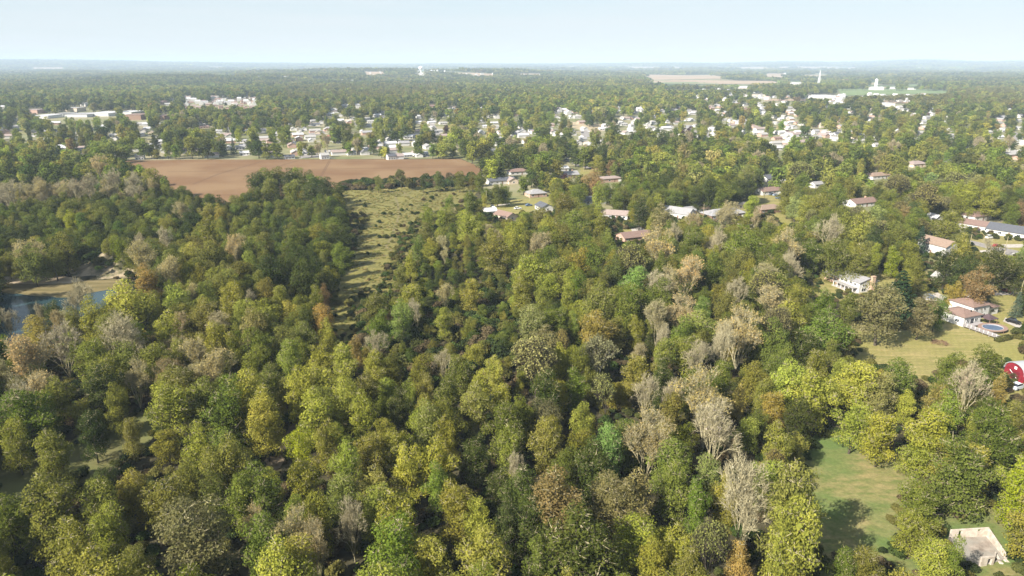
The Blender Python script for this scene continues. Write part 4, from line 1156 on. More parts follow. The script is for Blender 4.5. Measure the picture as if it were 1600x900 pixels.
TWIGS_OF = {}
def leafy(seed, nl=13, nq=3000, size=0.30, rxy=5.0, z0=3.6, z1=16.0, lobe=(.30, .50), shell=(.72, 1.06), top_heavy=0.15, sparse=0.0, egg=0.0, skirt=0):
    global rng
    keep_rng = rng
    rng = np.random.default_rng(seed)
    zc, hz = (z0 + z1) / 2, (z1 - z0) / 2
    C, R = [], []
    f1, f2, f3 = rng.uniform(0, 6.28, 3); rag = .26 if skirt else .12
    tries = 0
    while len(C) < nl and tries < 4000:
        tries += 1
        d = unit(1)[0]
        if d[2] < -0.75: continue
        q = rng.uniform(0.45, 0.72)
        lr = rng.uniform(*lobe) * rxy
        az_ = math.atan2(d[1], d[0])
        w = (1.0 - egg * max(0, d[2])) * (1 + rag * math.sin(2 * az_ + f1) + .7 * rag * math.sin(3 * az_ + 2.5 * d[2] + f2))
        c = np.array([d[0] * q * rxy * w, d[1] * q * rxy * w, zc + d[2] * q * hz * (1 + rag * math.sin(az_ * 2 + f3)) + top_heavy * hz])
        if C and min(np.linalg.norm(c - x) for x in C) < lr * .62: continue
        C.append(c); R.append(lr)
    C.append(np.array([0, 0, zc])); R.append(rxy * .52)
    if skirt:
        for f_ in (.5, .75): C.append(np.array([0, 0, zc * f_ + .5])); R.append(rxy * .5)
    for k in range(skirt):                       # boughs that hang low round the foot of the crown
        a = 6.283 * k / max(skirt, 1) + rng.uniform(-.4, .4); q = rng.uniform(.45, .62) * rxy; lr = rng.uniform(.26, .38) * rxy
        C.append(np.array([q * math.cos(a), q * math.sin(a), z0 + lr * .8 + rng.uniform(0, 1.6)])); R.append(lr)
    C = np.array(C); R = np.array(R); nl = len(C)
    w = R ** 2; w /= w.sum()
    idx = rng.choice(nl, nq * 2, p=w)
    d = unit(nq * 2)
    d[:, 2] = np.where((d[:, 2] < -.2) & (rng.random(nq * 2) < .4), -d[:, 2], d[:, 2])
    rad = R[idx] * rng.uniform(shell[0], shell[1], nq * 2)
    rad = np.where(rng.random(nq * 2) < .09, rad * rng.uniform(1.0, 1.4, nq * 2), rad)
    P = C[idx] + d * rad[:, None] * np.array([1, 1, .85])
    # drop what lies deep inside another lobe
    deep = np.zeros(len(P), bool)
    for c, r in zip(C, R):
        deep |= (np.linalg.norm((P - c) / np.array([1, 1, .85]), axis=1) < r * .62)
    ok = ~deep & (P[:, 2] > z0 * .8) & (P[:, 2] < z1 + 1)
    P, d, idx = P[ok][:nq], d[ok][:nq], idx[ok][:nq]
    N = d * .9 + unit(len(P)) * .75 + np.array([0, 0, .25])
    V = leaf_quads(P, N, size)
    lt = rng.uniform(.25, .75, nl)
    tint = np.clip(lt[idx] + rng.normal(0, .17, len(P)), 0, 1)
    # a few inner sprays so the crown is not hollow
    ni = int(nq * .10 * (1 - sparse))
    if ni:
        Pi = np.array([0, 0, zc + .1 * hz]) + unit(ni) * rng.uniform(0, .55, ni)[:, None] * np.array([rxy, rxy, hz])
        V = np.concatenate([V, leaf_quads(Pi, unit(ni), size * 2.0)])
        tint = np.concatenate([tint, rng.uniform(.2, .6, ni)])
    mb = MB(); limbs(mb, z1 * .85, rxy, 6, zc, seed=seed)
    if skirt:                                    # grey twigs that show through the leaves
        k = rng.integers(0, nl, 420); dt = unit(420); dt[:, 2] = np.abs(dt[:, 2]) * .7 + dt[:, 2] * .3
        b0 = C[k] + dt * R[k][:, None] * .25; b1 = C[k] + dt * R[k][:, None] * rng.uniform(.9, 1.3, 420)[:, None]
        sd = np.cross(dt, unit(420)); sd /= np.linalg.norm(sd, axis=1, keepdims=True)
        TWQ = np.stack([b0 - sd * .045, b0 + sd * .045, b1 + sd * .018, b1 - sd * .018], axis=1)
        TWIGS_OF[id(mb)] = TWQ
    rng = keep_rng
    return V, tint, mb

def branching(seed, H=16.0, levels=6, spread=0.55, twigs=14, leaves=0, leaf=0.20, r0=0.30, twl=1.3, tww=0.035, fork=0.18):
    """a tree that shows its branches; returns twig and leaf quads plus the limbs"""
    global rng
    keep_rng = rng
    rng = np.random.default_rng(seed)
    mb = MB(); ends = []
    def grow(p, d, L_, r, lev):
        q = p + d * L_
        if lev == 0:
            mid = p + d * L_ * .5 + np.append(rng.normal(0, .12, 2), 0)
            mb.tube(p, mid, r, r * .88, 7); mb.tube(mid, q, r * .88, r * .78, 7)
        else:
            mb.tube(p, q, r, r * .72, 5 if lev < 3 else 3)
        ends.append((q, d, lev))
        if lev >= levels: return
        n = 5 if lev == 0 else (3 if rng.random() < .35 else 2)
        a0 = rng.uniform(0, 6.28)
        a = np.cross(d, [0.3, 0.2, 1]); a /= np.linalg.norm(a); b = np.cross(d, a)
        for k in range(n):
            t = a0 + 6.283 * k / n + rng.normal(0, .25)
            sp = spread * rng.uniform(.55, 1.25) * (1.0 if lev else 1.1)
            nd = d * math.cos(sp) + (a * math.cos(t) + b * math.sin(t)) * math.sin(sp)
            nd = nd + np.array([0, 0, .16]); nd /= np.linalg.norm(nd)
            grow(q, nd, L_ * rng.uniform(.66, .86) if lev else H * .24 * rng.uniform(.75, 1.3), r * .72 * (.72 if n > 2 else .8), lev + 1)
    grow(np.array([0, 0, -0.3]), np.array([rng.normal(0, .03), rng.normal(0, .03), 1.0]), H * fork + .3, r0, 0)
    tipz = max(e[0][2] for e in ends); f = H / tipz
    rad = max(np.hypot(e[0][0], e[0][1]) for e in ends)
    g = 5.0 / rad
    S = np.array([g, g, f])
    mb.v = [tuple(np.array(v) * S) for v in mb.v]
    P, D = [], []
    for q, d, lev in ends:
        if lev >= levels - 4:
            for k in range(twigs if lev == levels else max(3, twigs // 2 if lev >= levels - 2 else twigs)):
                P.append(q * S); D.append(d)
    P = np.array(P); D = np.array(D)
    n = len(P)
    dd = D + unit(n) * .75 + np.array([0, 0, .25]); dd /= np.linalg.norm(dd, axis=1, keepdims=True)
    L_ = twl * rng.uniform(.5, 1.2, n)[:, None]
    base = P - dd * L_ * rng.uniform(.0, .6, n)[:, None]
    side = np.cross(dd, unit(n)); side /= np.linalg.norm(side, axis=1, keepdims=True)
    V = np.stack([base - side * tww, base + side * tww, base + dd * L_ + side * tww * .4, base + dd * L_ - side * tww * .4], axis=1)
    TW = V
    LV = np.zeros((0, 4, 3)); tint = np.zeros(0)
    if leaves:
        k = rng.integers(0, n, leaves)
        LP = P[k] + dd[k] * L_[k] * rng.uniform(0, 1, leaves)[:, None] + rng.normal(0, .28, (leaves, 3))
        LV = leaf_quads(LP, unit(leaves) + dd[k] * .3 + np.array([0, 0, .3]), leaf)
        grp = rng.uniform(.2, .8, 64)
        tint = np.clip(grp[(k * 7919) % 64] + rng.normal(0, .2, leaves), 0, 1)
    rng = keep_rng
    return TW, LV, tint, mb

def conifer(seed, nq=2200, H=15.0, R=3.6):
    global rng
    keep_rng = rng
    rng = np.random.default_rng(seed)
    P, N, T = [], [], []
    nlay = 17
    for k in range(nlay):
        z = 1.0 + (H - 1.6) * k / nlay; r = R * (1 - k / nlay) ** .85 + .25
        m = max(5, int(nq * (r / R) / nlay * 1.35))
        nb = 9; ba = rng.uniform(0, 6.28)
        br = rng.integers(0, nb, m)
        a = ba + 6.283 * br / nb + rng.normal(0, .16, m)
        q = np.sqrt(rng.uniform(.05, 1, m)); lenb = 1 + .22 * np.sin(br * 2.4 + k)
        P.append(np.stack([np.cos(a) * r * q * lenb, np.sin(a) * r * q * lenb, z - q * r * .28 + rng.normal(0, .12, m)], 1))
        N.append(np.stack([np.cos(a) * .5, np.sin(a) * .5, np.full(m, .8)], 1) + rng.normal(0, .35, (m, 3)))
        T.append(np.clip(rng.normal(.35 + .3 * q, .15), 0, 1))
    P, N, T = np.concatenate(P), np.concatenate(N), np.concatenate(T)
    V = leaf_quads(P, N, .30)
    mb = MB(); mb.tube((0, 0, -.3), (0, 0, H * .95), .25, .03, 7)
    rng = keep_rng
    return V, T, mb

def shrub(seed, nq=700, size=.26, R=2.0, H=2.6):
    return leafy(seed, nl=7, nq=nq, size=size, rxy=R, z0=.4, z1=H, lobe=(.35, .55), top_heavy=0)

# name of form -> (crown mesh, trunk mesh, joined mesh)
FORMS = {}
def reg(name, V, tint, mb, bark, twigs=None, twigbark=None):
    if twigs is None and id(mb) in TWIGS_OF:
        twigs, twigbark = TWIGS_OF.pop(id(mb)), M_BARE
    if twigs is not None and len(twigs):
        # twigs are bark coloured: they go in as the last material of the crown
        tw = MB(); tw.v = [tuple(p) for p in twigs.reshape(-1, 3)]; tw.f = [tuple(range(4 * i, 4 * i + 4)) for i in range(len(twigs))]
        crown = quads_mesh('crown', V, tint, [M_LEAF, twigbark or bark], tw)
        both = MB(); both.v = tw.v + mb.v; both.f = tw.f + [tuple(i + len(tw.v) for i in f) for f in mb.f]
        joined = quads_mesh('tree', V, tint, [M_LEAF, bark], both)
    else:
        crown = quads_mesh('crown', V, tint, [M_LEAF])
        joined = quads_mesh('tree', V, tint, [M_LEAF, bark], mb)
    FORMS[name] = (crown, mb.mesh('trunk', bark), joined)

for i in range(6):
    reg('round%d' % i, *leafy(100 + i, nl=20 + i % 3 * 4, nq=6200, size=.185, z0=1.6 - .8 * (i % 2), egg=.1 * (i % 3), lobe=(.22, .40), shell=(.55, 1.16), skirt=7), M_BARK)
for i in range(3):
    reg('oval%d' % i, *leafy(140 + i, nl=22, nq=6000, size=.185, rxy=5.0, z0=.9, z1=16.5, lobe=(.24, .40), egg=.4, shell=(.55, 1.18), skirt=6), M_BARK)
for i in range(3):
    reg('spread%d' % i, *leafy(160 + i, nl=26, nq=5800, size=.18, rxy=5.0, z0=1.8, z1=15.5, lobe=(.18, .32), shell=(.5, 1.2), skirt=7), M_BARK)
for i in range(3):
    TW, LV, t, mb = branching(200 + i, spread=.5, twigs=10, leaves=3600, leaf=.21)
    reg('open%d' % i, LV, t, mb, M_BARK, TW)
for i in range(3):
    TW, LV, t, mb = branching(220 + i, spread=.36, twigs=8, leaves=2900, leaf=.17, r0=.36, fork=.08, levels=6, tww=.024)
    reg('half%d' % i, LV, t, mb, M_BARE, TW)
for i in range(3):
    TW, LV, t, mb = branching(240 + i, spread=.50, twigs=8, leaves=420, leaf=.15, r0=.46, fork=.10, tww=.024)
    reg('bare%d' % i, LV, t, mb, M_BARE, TW)
TW, LV, t, mb = branching(260, spread=.42, twigs=6, leaves=4200, leaf=.22, r0=.36, fork=.34)
reg('birch0', LV, t, mb, M_WHITEBARK, TW, M_BARK)
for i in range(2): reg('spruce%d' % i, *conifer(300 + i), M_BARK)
for i in range(3): reg('shrub%d' % i, *shrub(320 + i), M_BARK)
# lighter versions for the middle distance and the far suburb
for i in range(5):
    reg('mid%d' % i, *leafy(400 + i, nl=16, nq=1100, size=.48, z0=1.6, egg=.12 * (i % 3), lobe=(.24, .42), shell=(.6, 1.14), skirt=5), M_BARK)
TW, LV, t, mb = branching(420, spread=.5, twigs=8, leaves=500, leaf=.34, levels=5, tww=.06)
reg('midhalf0', LV, t, mb, M_BARE, TW)
for i in range(4):
    reg('far%d' % i, *leafy(440 + i, nl=8, nq=230, size=1.0, z0=2.0, egg=.1 * i, lobe=(.36, .54)), M_BARK)

def patch(seed, nt=17, ext=20.0):
    r = np.random.default_rng(seed)
    VV, TT = [], []
    for k in range(nt):
        x, y = r.uniform(-ext, ext, 2); s = r.uniform(.7, 1.35)
        V, t, _ = leafy(seed * 50 + k, nl=5, nq=46, size=1.9, z0=1.0, z1=15, lobe=(.4, .6))
        VV.append(V * np.array([s, s, s * r.uniform(.8, 1.15)]) + np.array([x, y, 0])); TT.append(np.clip(t + r.normal(0, .22), 0, 1))
    return quads_mesh('tree_clump', np.concatenate(VV), np.concatenate(TT), [M_LEAF])
PATCHES = [patch(900 + i) for i in range(6)]

# ------------------------------------------------------------------ kinds of tree
KIND = {  # tint, forms, wording
 'D': ((.060, .078, .019), ['round0','round1','oval0','round4'], 'dark green'),
 'G': ((.118, .146, .026), ['round2','round3','oval1','round5','spread0'], 'mid green'),
 'N': ((.13, .175, .026), ['round1','oval2','round3'], 'fresh green'),
 'O': ((.165, .172, .036), ['round0','spread1','spread2','round2','oval1','round5'], 'olive green'),
 'Y': ((.225, .235, .040), ['round2','spread0','spread1','round4','oval1','spread2'], 'yellow green'),
 'L': ((.23, .27, .022), ['round3','round1'], 'bright lime'),
 'A': ((.27, .225, .055), ['spread2','round5','open2','spread1'], 'golden'),
 'K': ((.185, .168, .062), ['round0','round4','spread1'], 'khaki'),
 'T': ((.33, .275, .115), ['half0','half1','half2'], 'tan half bare'),
 'B': ((.30, .26, .19), ['bare0','bare1','bare2'], 'grey bare'),
 'W': ((.225, .232, .075), ['open0','spread0','open2','round5'], 'pale silvery green'),
 'M': ((.165, .225, .055), ['round4','round2'], 'mint green'),
 'R': ((.205, .145, .058), ['round1','spread2'], 'rust orange'),
 'P': ((.060, .026, .026), ['round0','round3'], 'dark maroon'),
 'C': ((.030, .052, .026), ['spruce0','spruce1'], 'dark spruce'),
 'S': ((.10, .13, .10), ['spruce0','spruce1'], 'blue grey spruce'),
 'E': ((.10, .115, .035), ['open0','open1','open2'], 'thin leaved'),
 'I': ((.19, .20, .10), ['birch0'], 'pale trunked'),
}
NAME = {'T': 'half_bare_tree', 'B': 'bare_tree', 'C': 'spruce_tree', 'S': 'spruce_tree'}

# the trees one can point at: centre of the crown (u, v), crown width in pixels, kind
HERO = """22 690 55 Y;75 715 75 G;143 675 48 D;202 676 40 O;15 810 75 G;85 795 105 O;168 785 80 O;205 770 58 O;118 868 110 Y;165 828 70 Y;302 838 125 K;220 882 50 O;262 788 72 O;305 702 62 Y;350 715 85 O;385 775 70 Y
465 698 42 L;510 690 60 O;540 730 55 Y;475 760 72 O;415 775 75 G;535 770 65 G;588 790 68 Y;632 738 66 Y;620 700 50 Y;682 757 46 N;717 797 76 Y;628 808 88 Y;620 868 112 N;672 872 70 Y;462 840 74 T;497 862 70 T;412 848 82 G;758 876 82 Y;786 822 60 D;742 712 55 D;782 765 46 D;790 700 60 Y;700 680 50 Y;575 705 60 O;550 822 60 B
857 692 66 Y;948 702 60 M;930 738 80 D;1012 690 92 T;1115 680 92 B;1045 720 70 G;1050 758 70 G;1108 743 52 W;880 795 110 K;945 782 82 K;990 780 76 K;912 868 122 D;822 822 62 D;815 772 60 D;1092 792 52 N;1065 856 60 Y;1110 864 66 W;1165 792 108 B 1.2;1137 778 50 Y;1160 882 60 A;1195 748 62 Y;805 738 34 B
1228 792 96 O 1.4;1236 850 100 Y 1.35;1215 700 62 O;1213 738 48 A;1335 655 60 Y;1378 672 66 Y;1437 702 66 Y .8;1455 678 80 Y;1510 737 92 G;1556 684 90 G;1440 784 72 N .75;1428 828 66 Y .75;1462 872 66 Y .8;1490 878 44 N;1594 765 76 L;1355 892 60 O;1318 890 50 G
120 470 54 B;66 494 26 B;15 508 36 B;84 492 30 D;145 497 60 Y;200 480 72 Y;275 466 55 Y;360 470 55 Y;322 492 50 O;262 520 58 Y;335 526 60 Y;92 510 26 T;60 520 48 A;100 545 66 B;45 572 76 T;185 535 82 B;8 548 36 N;215 532 50 O;250 566 60 O;285 550 52 O;175 576 70 O;212 597 50 T;160 606 60 D;88 616 60 O;45 648 86 N;268 628 76 Y;350 640 82 G;6 592 36 T
438 465 32 Y;455 490 36 Y;495 472 35 G;507 464 20 R;505 498 40 A;475 526 40 O;455 560 55 O;500 562 50 Y;534 565 52 Y;580 575 50 Y;590 515 45 G;585 485 46 O;602 494 22 R;627 498 42 M;640 464 50 Y;697 465 28 T;732 458 42 Y;695 500 32 Y;652 490 28 B;585 542 38 B;557 547 30 A;693 574 34 B;720 580 46 G;507 600 70 Y;470 612 60 Y;540 627 62 Y;490 646 66 Y;570 650 52 Y;572 612 50 O;620 636 42 D;640 616 32 Y;666 605 32 O;697 616 52 G;745 606 46 Y;750 636 60 O;775 582 42 Y;422 598 46 O;445 614 32 O;785 622 46 Y
815 455 42 Y;832 512 66 W;838 574 76 W;882 537 22 A;897 510 28 N;928 518 62 A;960 514 42 O;997 515 38 Y;935 566 60 I;1012 546 24 D;1027 505 52 T;1068 494 60 T;1095 482 28 M;1150 464 46 B;1155 525 78 T;1090 566 54 B;1035 557 42 Y;998 578 52 Y;1036 596 46 D;1130 594 52 G;1105 634 100 T;1008 620 54 B;948 615 42 W;902 606 46 N;850 622 62 D;1190 615 46 Y;1155 625 32 A
1237 500 60 Y;1283 478 46 N;1322 480 40 O;1378 480 80 K;1440 486 52 K;1462 486 28 N;1413 447 56 C;1524 448 50 R;1494 454 30 A;1592 468 22 S;1287 525 68 N;1320 530 32 O;1250 545 52 D;1277 570 52 Y;1342 592 74 Y;1372 612 58 W;1410 592 58 G;1460 622 46 A;1510 612 76 B;1543 572 58 G;1482 578 48 G;1562 612 36 A;1212 632 46 A;1470 652 60 N;1545 655 56 G;1590 650 40 O
110 347 28 L;102 283 26 A;30 298 30 A;180 285 46 B;155 262 42 T;240 280 46 O;140 295 46 B;20 305 40 B;120 300 34 B;210 292 40 B;287 337 32 T;322 330 28 A;345 335 24 A;257 377 32 B;215 382 24 B;325 365 50 Y;292 402 46 Y;370 395 42 T;222 412 52 T;225 437 42 A;265 430 46 T
957 259 21 R;935 255 26 Y;927 284 32 R;883 284 20 P;940 358 44 O;1000 330 34 D;1030 392 76 T;1070 436 56 T;992 440 44 M;1035 347 62 K;1130 345 50 T;880 322 42 O;1175 320 27 Y;1160 387 62 N;823 420 60 Y;775 395 50 Y;870 425 50 O;845 345 40 O;900 350 46 G;1085 380 50 O
1250 275 56 W;1232 315 30 Y;1287 325 46 Y;1400 297 74 W;1450 312 52 W;1500 292 52 W;1550 310 60 Y;1412 335 30 R;1477 351 46 O;1440 367 26 C;1292 366 56 B;1345 360 56 Y;1397 405 30 L;1506 390 46 Y;1240 420 46 B;1232 390 60 T;1555 417 54 D;1592 426 40 D;1480 415 44 D;1549 386 20 B;1596 404 26 M;1265 395 40 G;1310 400 52 G;1340 408 46 O
591 285 14 O;627 279 20 W;661 285 13 D;685 279 21 O;718 280 21 G;738 281 18 O;748 283 20 G;735 320 40 G;700 340 34 O;668 338 26 N;733 350 44 Y;690 345 26 Y;668 362 28 O;650 384 26 G;640 412 30 Y;622 430 26 O;704 318 22 G;1067 209 13 P;1076 205 12 P;1171 181 12 A;697 202 11 P;840 252 20 Y;668 205 16 G;765 247 20 D;1165 275 40 O;402 286 34 D;416 281 38 G;433 279 36 O;449 284 34 D;464 279 38 G;480 284 34 D;495 287 36 G;509 295 30 D;526 300 26 D;424 296 36 O;455 298 36 G;486 302 36 D"""

TREES = []   # world x, y, radius scale, height scale, kind, is_hero, u, v
def add_hero(u, v, w, k, tall=1.0):
    zc = 9.0
    for _ in range(6):
        p = at(u, v, zc)
        d = proj(p)[2]
        s = min(1.7, max(.28, w * d / F / 10.0))
        sz = min(1.5, max(.34, .45 + .58 * s))
        sz = min(1.75, sz * tall)
        if k in 'CS': s *= 1.35; sz = min(1.3, s * 1.0)
        zc = (9.6 if k not in 'TBI' else 9.4) * sz
    TREES.append([p[0], p[1], s, sz, k, True, u, v])
for row in HERO.replace('\n', ';').split(';'):
    if row.strip():
        a = row.split(); add_hero(float(a[0]), float(a[1]), float(a[2]), a[3], float(a[4]) if len(a) > 4 else 1.0)
NHERO = len(TREES)

# ------------------------------------------------------------------ where scattered trees may not stand in the view
KEEP_POLY = [
 [(205,254),(300,250),(720,249),(745,262),(748,286),(540,294),(512,290),(502,270),(400,266),(386,300),(340,306),(300,292),(268,288),(258,276)],
 [(532,303),(748,290),(738,305),(696,325),(648,342),(628,362),(610,398),(602,430),(562,452),(522,468),(534,436),(552,398),(566,358),(578,338),(545,318)],
 [(0,432),(60,430),(105,430),(128,404),(160,398),(195,412),(196,440),(165,462),(105,468),(92,482),(70,503),(35,520),(0,536)],
 [(520,468),(546,455),(542,490),(534,520),(522,505)],
 [(0,742),(60,715),(112,702),(160,680),(232,648),(240,662),(205,700),(112,742),(0,790)],
 [(1325,508),(1345,503),(1370,516),(1430,520),(1480,502),(1590,532),(1600,560),(1540,552),(1490,566),(1455,585),(1400,574),(1352,562),(1350,545)],
 [(1300,678),(1330,682),(1410,706),(1432,752),(1398,770),(1388,850),(1340,872),(1296,868),(1282,812),(1250,748),(1272,702)],
 [(1345,428),(1400,420),(1400,436),(1362,452)],
 [(1545,462),(1580,462),(1600,500),(1600,520),(1560,498)],
 [(1515,376),(1545,372),(1600,378),(1600,392),(1560,396),(1530,392)],
 [(1545,448),(1600,446),(1600,462),(1545,464)],
 [(1210,318),(1240,335),(1250,350),(1225,350),(1205,335)],
 [(1125,322),(1190,304),(1200,310),(1180,330),(1150,328)],
 [(430,690),(456,655),(470,658),(448,700),(425,740)],
 [(762,318),(800,314),(860,310),(866,318),(825,325),(770,335)],
 [(905,258),(930,256),(930,268),(912,272)], [(868,241),(876,241),(903,256),(898,259)], [(905,203),(918,203),(922,213),(908,213)],
 [(892,191),(945,194),(940,200),(900,198)], [(1484,812),(1545,806),(1575,838),(1590,880),(1540,892),(1488,845)],
 [(1165,350),(1176,352),(1178,358),(1160,357)], [(1440,458),(1470,456),(1480,464),(1445,470)],
]
for q in FAR_FIELDS: KEEP_POLY.append(q)
KEEP_POLY.append(GREEN_FIELD)
KB = np.array(KEEP_BOX)

def blocked(x, y, z, s, sz):
    """does this crown cover something that the photograph shows?"""
    bad = np.zeros(len(x), bool)
    for dx, fz in ((0, 15.2), (-4.2, 10), (4.2, 10), (-3, 6), (3, 6), (0, 4.5), (0, 10), (-2.8, 13.5), (2.8, 13.5)):
        P = np.stack([x + dx * s, y, z + fz * sz], 1)
        u, v, _ = proj(P)
        for poly in KEEP_POLY: bad |= in_poly(u, v, poly)
        for i in range(0, len(KB), 60):
            kb = KB[i:i + 60]
            bad |= ((u[:, None] > kb[:, 0]) & (u[:, None] < kb[:, 2]) & (v[:, None] > kb[:, 1]) & (v[:, None] < kb[:, 3])).any(1)
    return bad

NOISE = [(random.uniform(0, 6.28), random.uniform(0, 6.28)) for _ in range(8)]
def fieldnoise(x, y, L_=60.0):
    h = 0
    for i, (a, b) in enumerate(NOISE[:5]):
        k = 6.283 / L_ * (0.6 + .45 * i)
        h = h + np.sin(x * k * math.cos(a * 3) + y * k * math.sin(a * 3) + b) / (1 + .3 * i)
    return h / 2.4

REGIONS = [  # outline in the picture, mix of kinds, size of crown
 ([(-50,290),(60,262),(190,256),(275,282),(275,312),(120,335),(-50,340)], 'B34 T24 O26 A6 K10', .85),
 ([(-50,335),(280,308),(400,300),(530,288),(540,320),(450,420),(300,420),(200,410),(90,425),(-50,440)], 'D32 G34 O24 Y5 T3 N2', .78),
 ([(430,300),(545,300),(580,345),(545,440),(525,560),(480,570),(420,520)], 'D50 G28 O18 Y4', .9),
 ([(560,440),(800,400),(850,620),(560,610)], 'G34 D14 O28 Y18 N6', .5),
 ([(630,335),(760,320),(800,410),(600,450)], 'O30 G22 Y28 T10 D10', .7),
 ([(980,380),(1235,365),(1230,730),(960,760)], 'T24 B8 G20 O22 Y14 D3 W8 N2', 1.0),
 ([(-50,420),(420,400),(440,520),(300,700),(-50,720)], 'Y30 O38 G12 T10 B6 D4', .95),
 ([(1200,255),(1650,255),(1650,420),(1200,420)], 'G30 O28 W10 Y14 D10 K5 R1 N2', 1.0),
 ([(780,335),(1290,335),(1310,480),(1250,520),(800,470)], 'G26 O30 Y20 D10 T10 N4', .95),
 ([(-300,140),(1900,140),(1900,262),(-300,262)], 'G40 D25 O23 Y5 W3 R1 A1 N2', 1.0),
 ([(700,240),(1210,240),(1210,340),(750,340)], 'D34 G34 O20 Y6 N3 R1 T2', 1.0),
]
REGIONS = [(p, [(t[0], float(t[1:])) for t in m.split()], s) for p, m, s in REGIONS]
DEFAULT = [('O', 34), ('Y', 34), ('G', 16), ('D', 6), ('K', 5), ('T', 4), ('N', 2), ('A', 1)]

def scatter(y0, y1, spacing, fan, frac, rmin, rmax, z_of=None):
    xs, ys = [], []
    yy = np.arange(y0, y1, spacing * .87)
    for j, y in enumerate(yy):
        half = y * fan + 40
        row = np.arange(-half, half, spacing) + (spacing / 2 if j % 2 else 0)
        xs.append(row); ys.append(np.full(len(row), y))
    x = np.concatenate(xs); y = np.concatenate(ys)
    x = x + rng.uniform(-.38, .38, len(x)) * spacing; y = y + rng.uniform(-.38, .38, len(y)) * spacing
    m = rng.random(len(x)) < frac
    x, y = x[m], y[m]
    z = terrain(x, y) if z_of else np.zeros(len(x))
    s = rmin + (rmax - rmin) * rng.random(len(x)) ** 1.25
    sz = np.clip(.47 + .5 * s + rng.normal(0, .14, len(x)), .38, 1.5)
    return x, y, z, s, sz

# ---- near and middle woods
x, y, z, s, sz = scatter(62, 470, 7.6, .82, .94, .62, 1.45)
u, v, d = proj(np.stack([x, y, z], 1))
reg_i = np.full(len(x), -1)
for i, (poly, mix, rs) in enumerate(REGIONS):
    ins = in_poly(u, v, poly) & (reg_i < 0)
    reg_i[ins] = i
    s[ins] *= rs; sz[ins] = np.clip(sz[ins] * rs ** 1.3, .25, 1.4)
bad = blocked(x, y, z, s, sz)
# leave the lanes through the suburb and the water open even where crowns would hide them
for poly in ([(0,452),(192,450),(150,500),(60,540),(0,560)], FIELD_NOBASE, MEADOW_PX[:10], [(1296,520),(1322,500),(1400,488),(1480,478),(1640,480),(1700,560),(1640,600),(1560,610),(1480,600),(1400,600),(1340,590)],
             [(1280,672),(1330,672),(1420,695),(1500,740),(1470,800),(1500,890),(1300,900),(1240,860),(1240,760)]):
    bad |= in_poly(u, v, poly)
H_ = np.array([[t[0], t[1], t[2], t[3]] for t in TREES])
hu, hv, hd = proj(np.stack([H_[:, 0], H_[:, 1], 10.0 * H_[:, 3]], 1))
cu, cv, cd = proj(np.stack([x, y, z + 10.0 * sz], 1))
cr = 5 * s * F / cd
for i in range(NHERO):
    dist = np.hypot(x - H_[i, 0], y - H_[i, 1])
    bad |= dist < (H_[i, 2] + s) * 5 * .62
    front = (d < hd[i])
    bad |= front & (np.hypot(cu - hu[i], (cv - hv[i])) < cr * .95)
ok = ~bad
x, y, z, s, sz, u, v, reg_i = x[ok], y[ok], z[ok], s[ok], sz[ok], u[ok], v[ok], reg_i[ok]
fn = fieldnoise(x, y, 55)
for i in range(len(x)):
    mix = REGIONS[reg_i[i]][1] if reg_i[i] >= 0 else DEFAULT
    # neighbours tend to be of one kind
    r = (rng.random() * .55 + .45 * (0.5 + 0.5 * math.sin(fn[i] * 5.0 + 1.7))) % 1.0
    r *= sum(w for _, w in mix)
    for k, w in mix:
        r -= w
        if r <= 0: break
    TREES.append([x[i], y[i], s[i], sz[i], k, False, 0, 0])

# ---- which of them become trees of their own
T = np.array([[t[0], t[1], t[2], t[3]] for t in TREES])
kinds = [t[4] for t in TREES]
pu, pv, pd = proj(np.stack([T[:, 0], T[:, 1], 10 * T[:, 3]], 1))
size = 10 * T[:, 2] * F / pd
inview = (pu > -size * .5) & (pu < 1600 + size * .5) & (pv < 900 + size * .6) & (pv > 0)
score = np.where(inview, size, 0.0)
quota = {'tree': 292, 'half_bare_tree': 70, 'bare_tree': 46, 'spruce_tree': 20}
chosen = []
for nm in quota:
    idx = [i for i in range(len(TREES)) if NAME.get(kinds[i], 'tree') == nm and score[i] > 0]
    idx.sort(key=lambda i: -score[i] - (40 if TREES[i][5] else 0))
    chosen += idx[:quota[nm]]
chosen_set = set(chosen)

